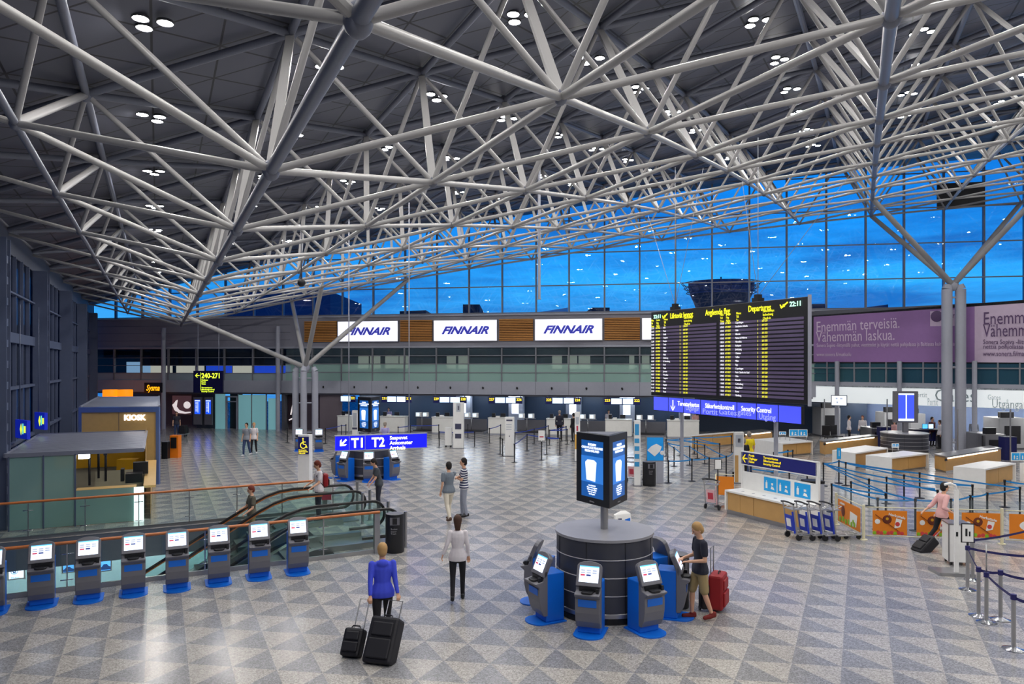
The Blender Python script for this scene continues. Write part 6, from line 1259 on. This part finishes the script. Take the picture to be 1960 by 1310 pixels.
for k, (px, y_) in enumerate(((1696,42.4),(1935,36.6))):
    p = R_(px, y_); r = empty('navy_cabinet', p, 0, 'tall navy cabinet beside the %s lit counter' % ('far' if k == 0 else 'right'), 'cabinet'); MB().box(-.3,.3,0,.5,0,1.15).build('body', m_nb, r, .01); MB().box(-.31,.31,-.01,.51,1.15,1.18).build('top', m_dark, r)
for k, (px, y_) in enumerate(((1578,44.3),(1698,41.4),(1833,38.7),(1934,35.6))):
    p = R_(px, y_); o = MB().cyl((0,0,0),(0,0,zof(764 if k < 2 else 784, y_)),.035,n=8).cyl((0,0,0),(0,0,.02),.15,n=12).build('thin_pole', m_inox); o.location = p; tag(o, 'thin pale steel pole among the security counters, %s from left' % ORD[k], 'pole', 'thin poles in the security area')
A_ = at(1606,768,44.3); r = empty('wall_monitor', A_, math.radians(-20), 'white monitor with icons mounted on the right gallery post beside the departure board', 'screen'); MB().box(-.45,.45,0,.08,-.3,.35).build('housing', m_black, r); MB().quad((-.41,-.01,-.26),(.41,-.01,-.26),(.41,-.01,.31),(-.41,-.01,.31)).build('screen', m_sw, r); MB().quad((-.2,-.015,.1),(-.08,-.015,.1),(-.08,-.015,.2),(-.2,-.015,.2)).quad((.05,-.015,.1),(.2,-.015,.1),(.2,-.015,.2),(.05,-.015,.2)).quad((-.15,-.015,-.15),(-.05,-.015,-.15),(-.05,-.015,-.02),(-.15,-.015,-.02)).build('icons', m_ic1, r)
MB().cyl((0,.08,0),(0,.3,0),.03,n=6).build('arm', m_dark, r)
for k, px in enumerate((1770,1781)):
    p = at(px, 815, 42.5); r = empty('laptop', (p.x,p.y,1.05), .1*k, 'open laptop with %s screen on the security table behind the grey drum' % ('cyan' if k == 0 else 'pale blue'), 'laptop'); MB().box(-.17,.17,-.02,.22,0,.02).build('keyboard', m_nb, r); MB().box(-.17,.17,-.03,-.02,.0,.3).build('lid', m_nb, r); MB().quad((-.15,-.035,.03),(.15,-.035,.03),(.15,-.035,.28),(-.15,-.035,.28)).build('screen', m_cyanbar if k == 0 else m_lad2, r)
p = R_(1778,42.5); r = empty('security_table', p, 0, 'navy security table carrying two laptops behind the grey drum', 'table'); MB().box(-1.0,.7,-.15,.5,1.0,1.04).build('table_top', m_dark, r)
for x in (-.95,.65): MB().box(x-.03,x+.03,-.1,.45,0,1.0).build('leg', m_dark, r)
MB().box(-.95,.65,.4,.43,.3,1.0).build('modesty_panel', m_nb, r)
for k, (px, y_, c_) in enumerate(((1584,43.6,m_black),(1602,43.9,m_case),(1893,37.5,m_case),(1845,40.6,m_black))):
    p = R_(px, y_); r = empty('office_chair', p, .4*k, 'black office chair behind the lit counters, %s from left' % ORD[k], 'chair', 'black office chairs in the security area'); MB().box(-.25,.25,-.25,.25,.45,.53).build('seat', c_, r, .03); MB().box(-.24,.24,.2,.28,.55,1.15).build('backrest', c_, r, .03); MB().cyl((0,0,.08),(0,0,.45),.03,n=8).build('stem', m_dark, r)
    mb = MB()
    for q_ in range(5): mb.bar((0,0,.08),(.28*math.cos(q_*1.257),.28*math.sin(q_*1.257),.04),.05,.04)
    mb.build('star_base', m_dark, r)
# ---------------------------------------------------------------- small hanging and standing odds and ends
p = at(1032, 572, 30); o = MB().cyl((0,0,0),(0,0,5.6),.06,n=12).cyl((0,0,-.03),(0,0,0),.09,n=12).build('hanging_tube', m_fascia); o.location = p; tag(o, 'long thin grey tube hanging from the roof above the third light box', 'pipe')
p = at(577, 541, 27); r = empty('loudspeaker', p, 0, 'small dark round loudspeaker hanging under the roof frame above the branched column', 'loudspeaker'); MB().ball((0,0,0),.15,12,sc_=(1,1,1.1)).build('housing', m_black, r); MB().cyl((0,0,.1),(0,0,1.9),.03,n=8).build('hanger', m_dark, r)
p = fl(1192,1004); r = empty('plastic_bag', p, .3, 'white plastic bag with blue print on the floor behind the front drum', 'bag'); MB().add([(-.26,-.1,0),(.26,-.1,0),(.26,.1,0),(-.26,.1,0),(-.28,-.06,.3),(.24,-.06,.32),(.24,.06,.32),(-.28,.06,.3),(-.05,0,.42),(.08,0,.42)], [(0,3,2,1),(0,1,5,4),(1,2,6,5),(2,3,7,6),(3,0,4,7),(4,5,9,8),(6,7,8,9),(5,6,9),(7,4,8)]).build('bag', m_white, r, .02)
MB().quad((.02,-.105,.1),(.2,-.105,.1),(.2,-.095,.2),(.02,-.095,.16)).build('blue_print', m_blue, r); MB().quad((-.2,-.105,.12),(-.08,-.105,.12),(-.08,-.095,.2),(-.2,-.095,.2)).build('dark_print', m_pk, r)
p = wp(-.02,.42); r = empty('warning_sign', p, math.radians(4), 'white panel with red prohibition marks on steel legs at the far escalator head', 'sign'); MB().cyl((-.25,0,0),(-.25,0,1.2),.015,n=8).cyl((.15,0,0),(.15,0,1.2),.015,n=8).cyl((-.4,0,1.2),(.3,0,1.2),.015,n=8).build('frame', m_inox, r); MB().box(-.24,.14,-.01,.01,.72,1.12).build('white_panel', m_white, r)
MB().box(-.2,.1,-.015,-.01,.45,.68).build('red_blue_panel', m_pr, r)
bpy.data.scenes.remove(SC2)
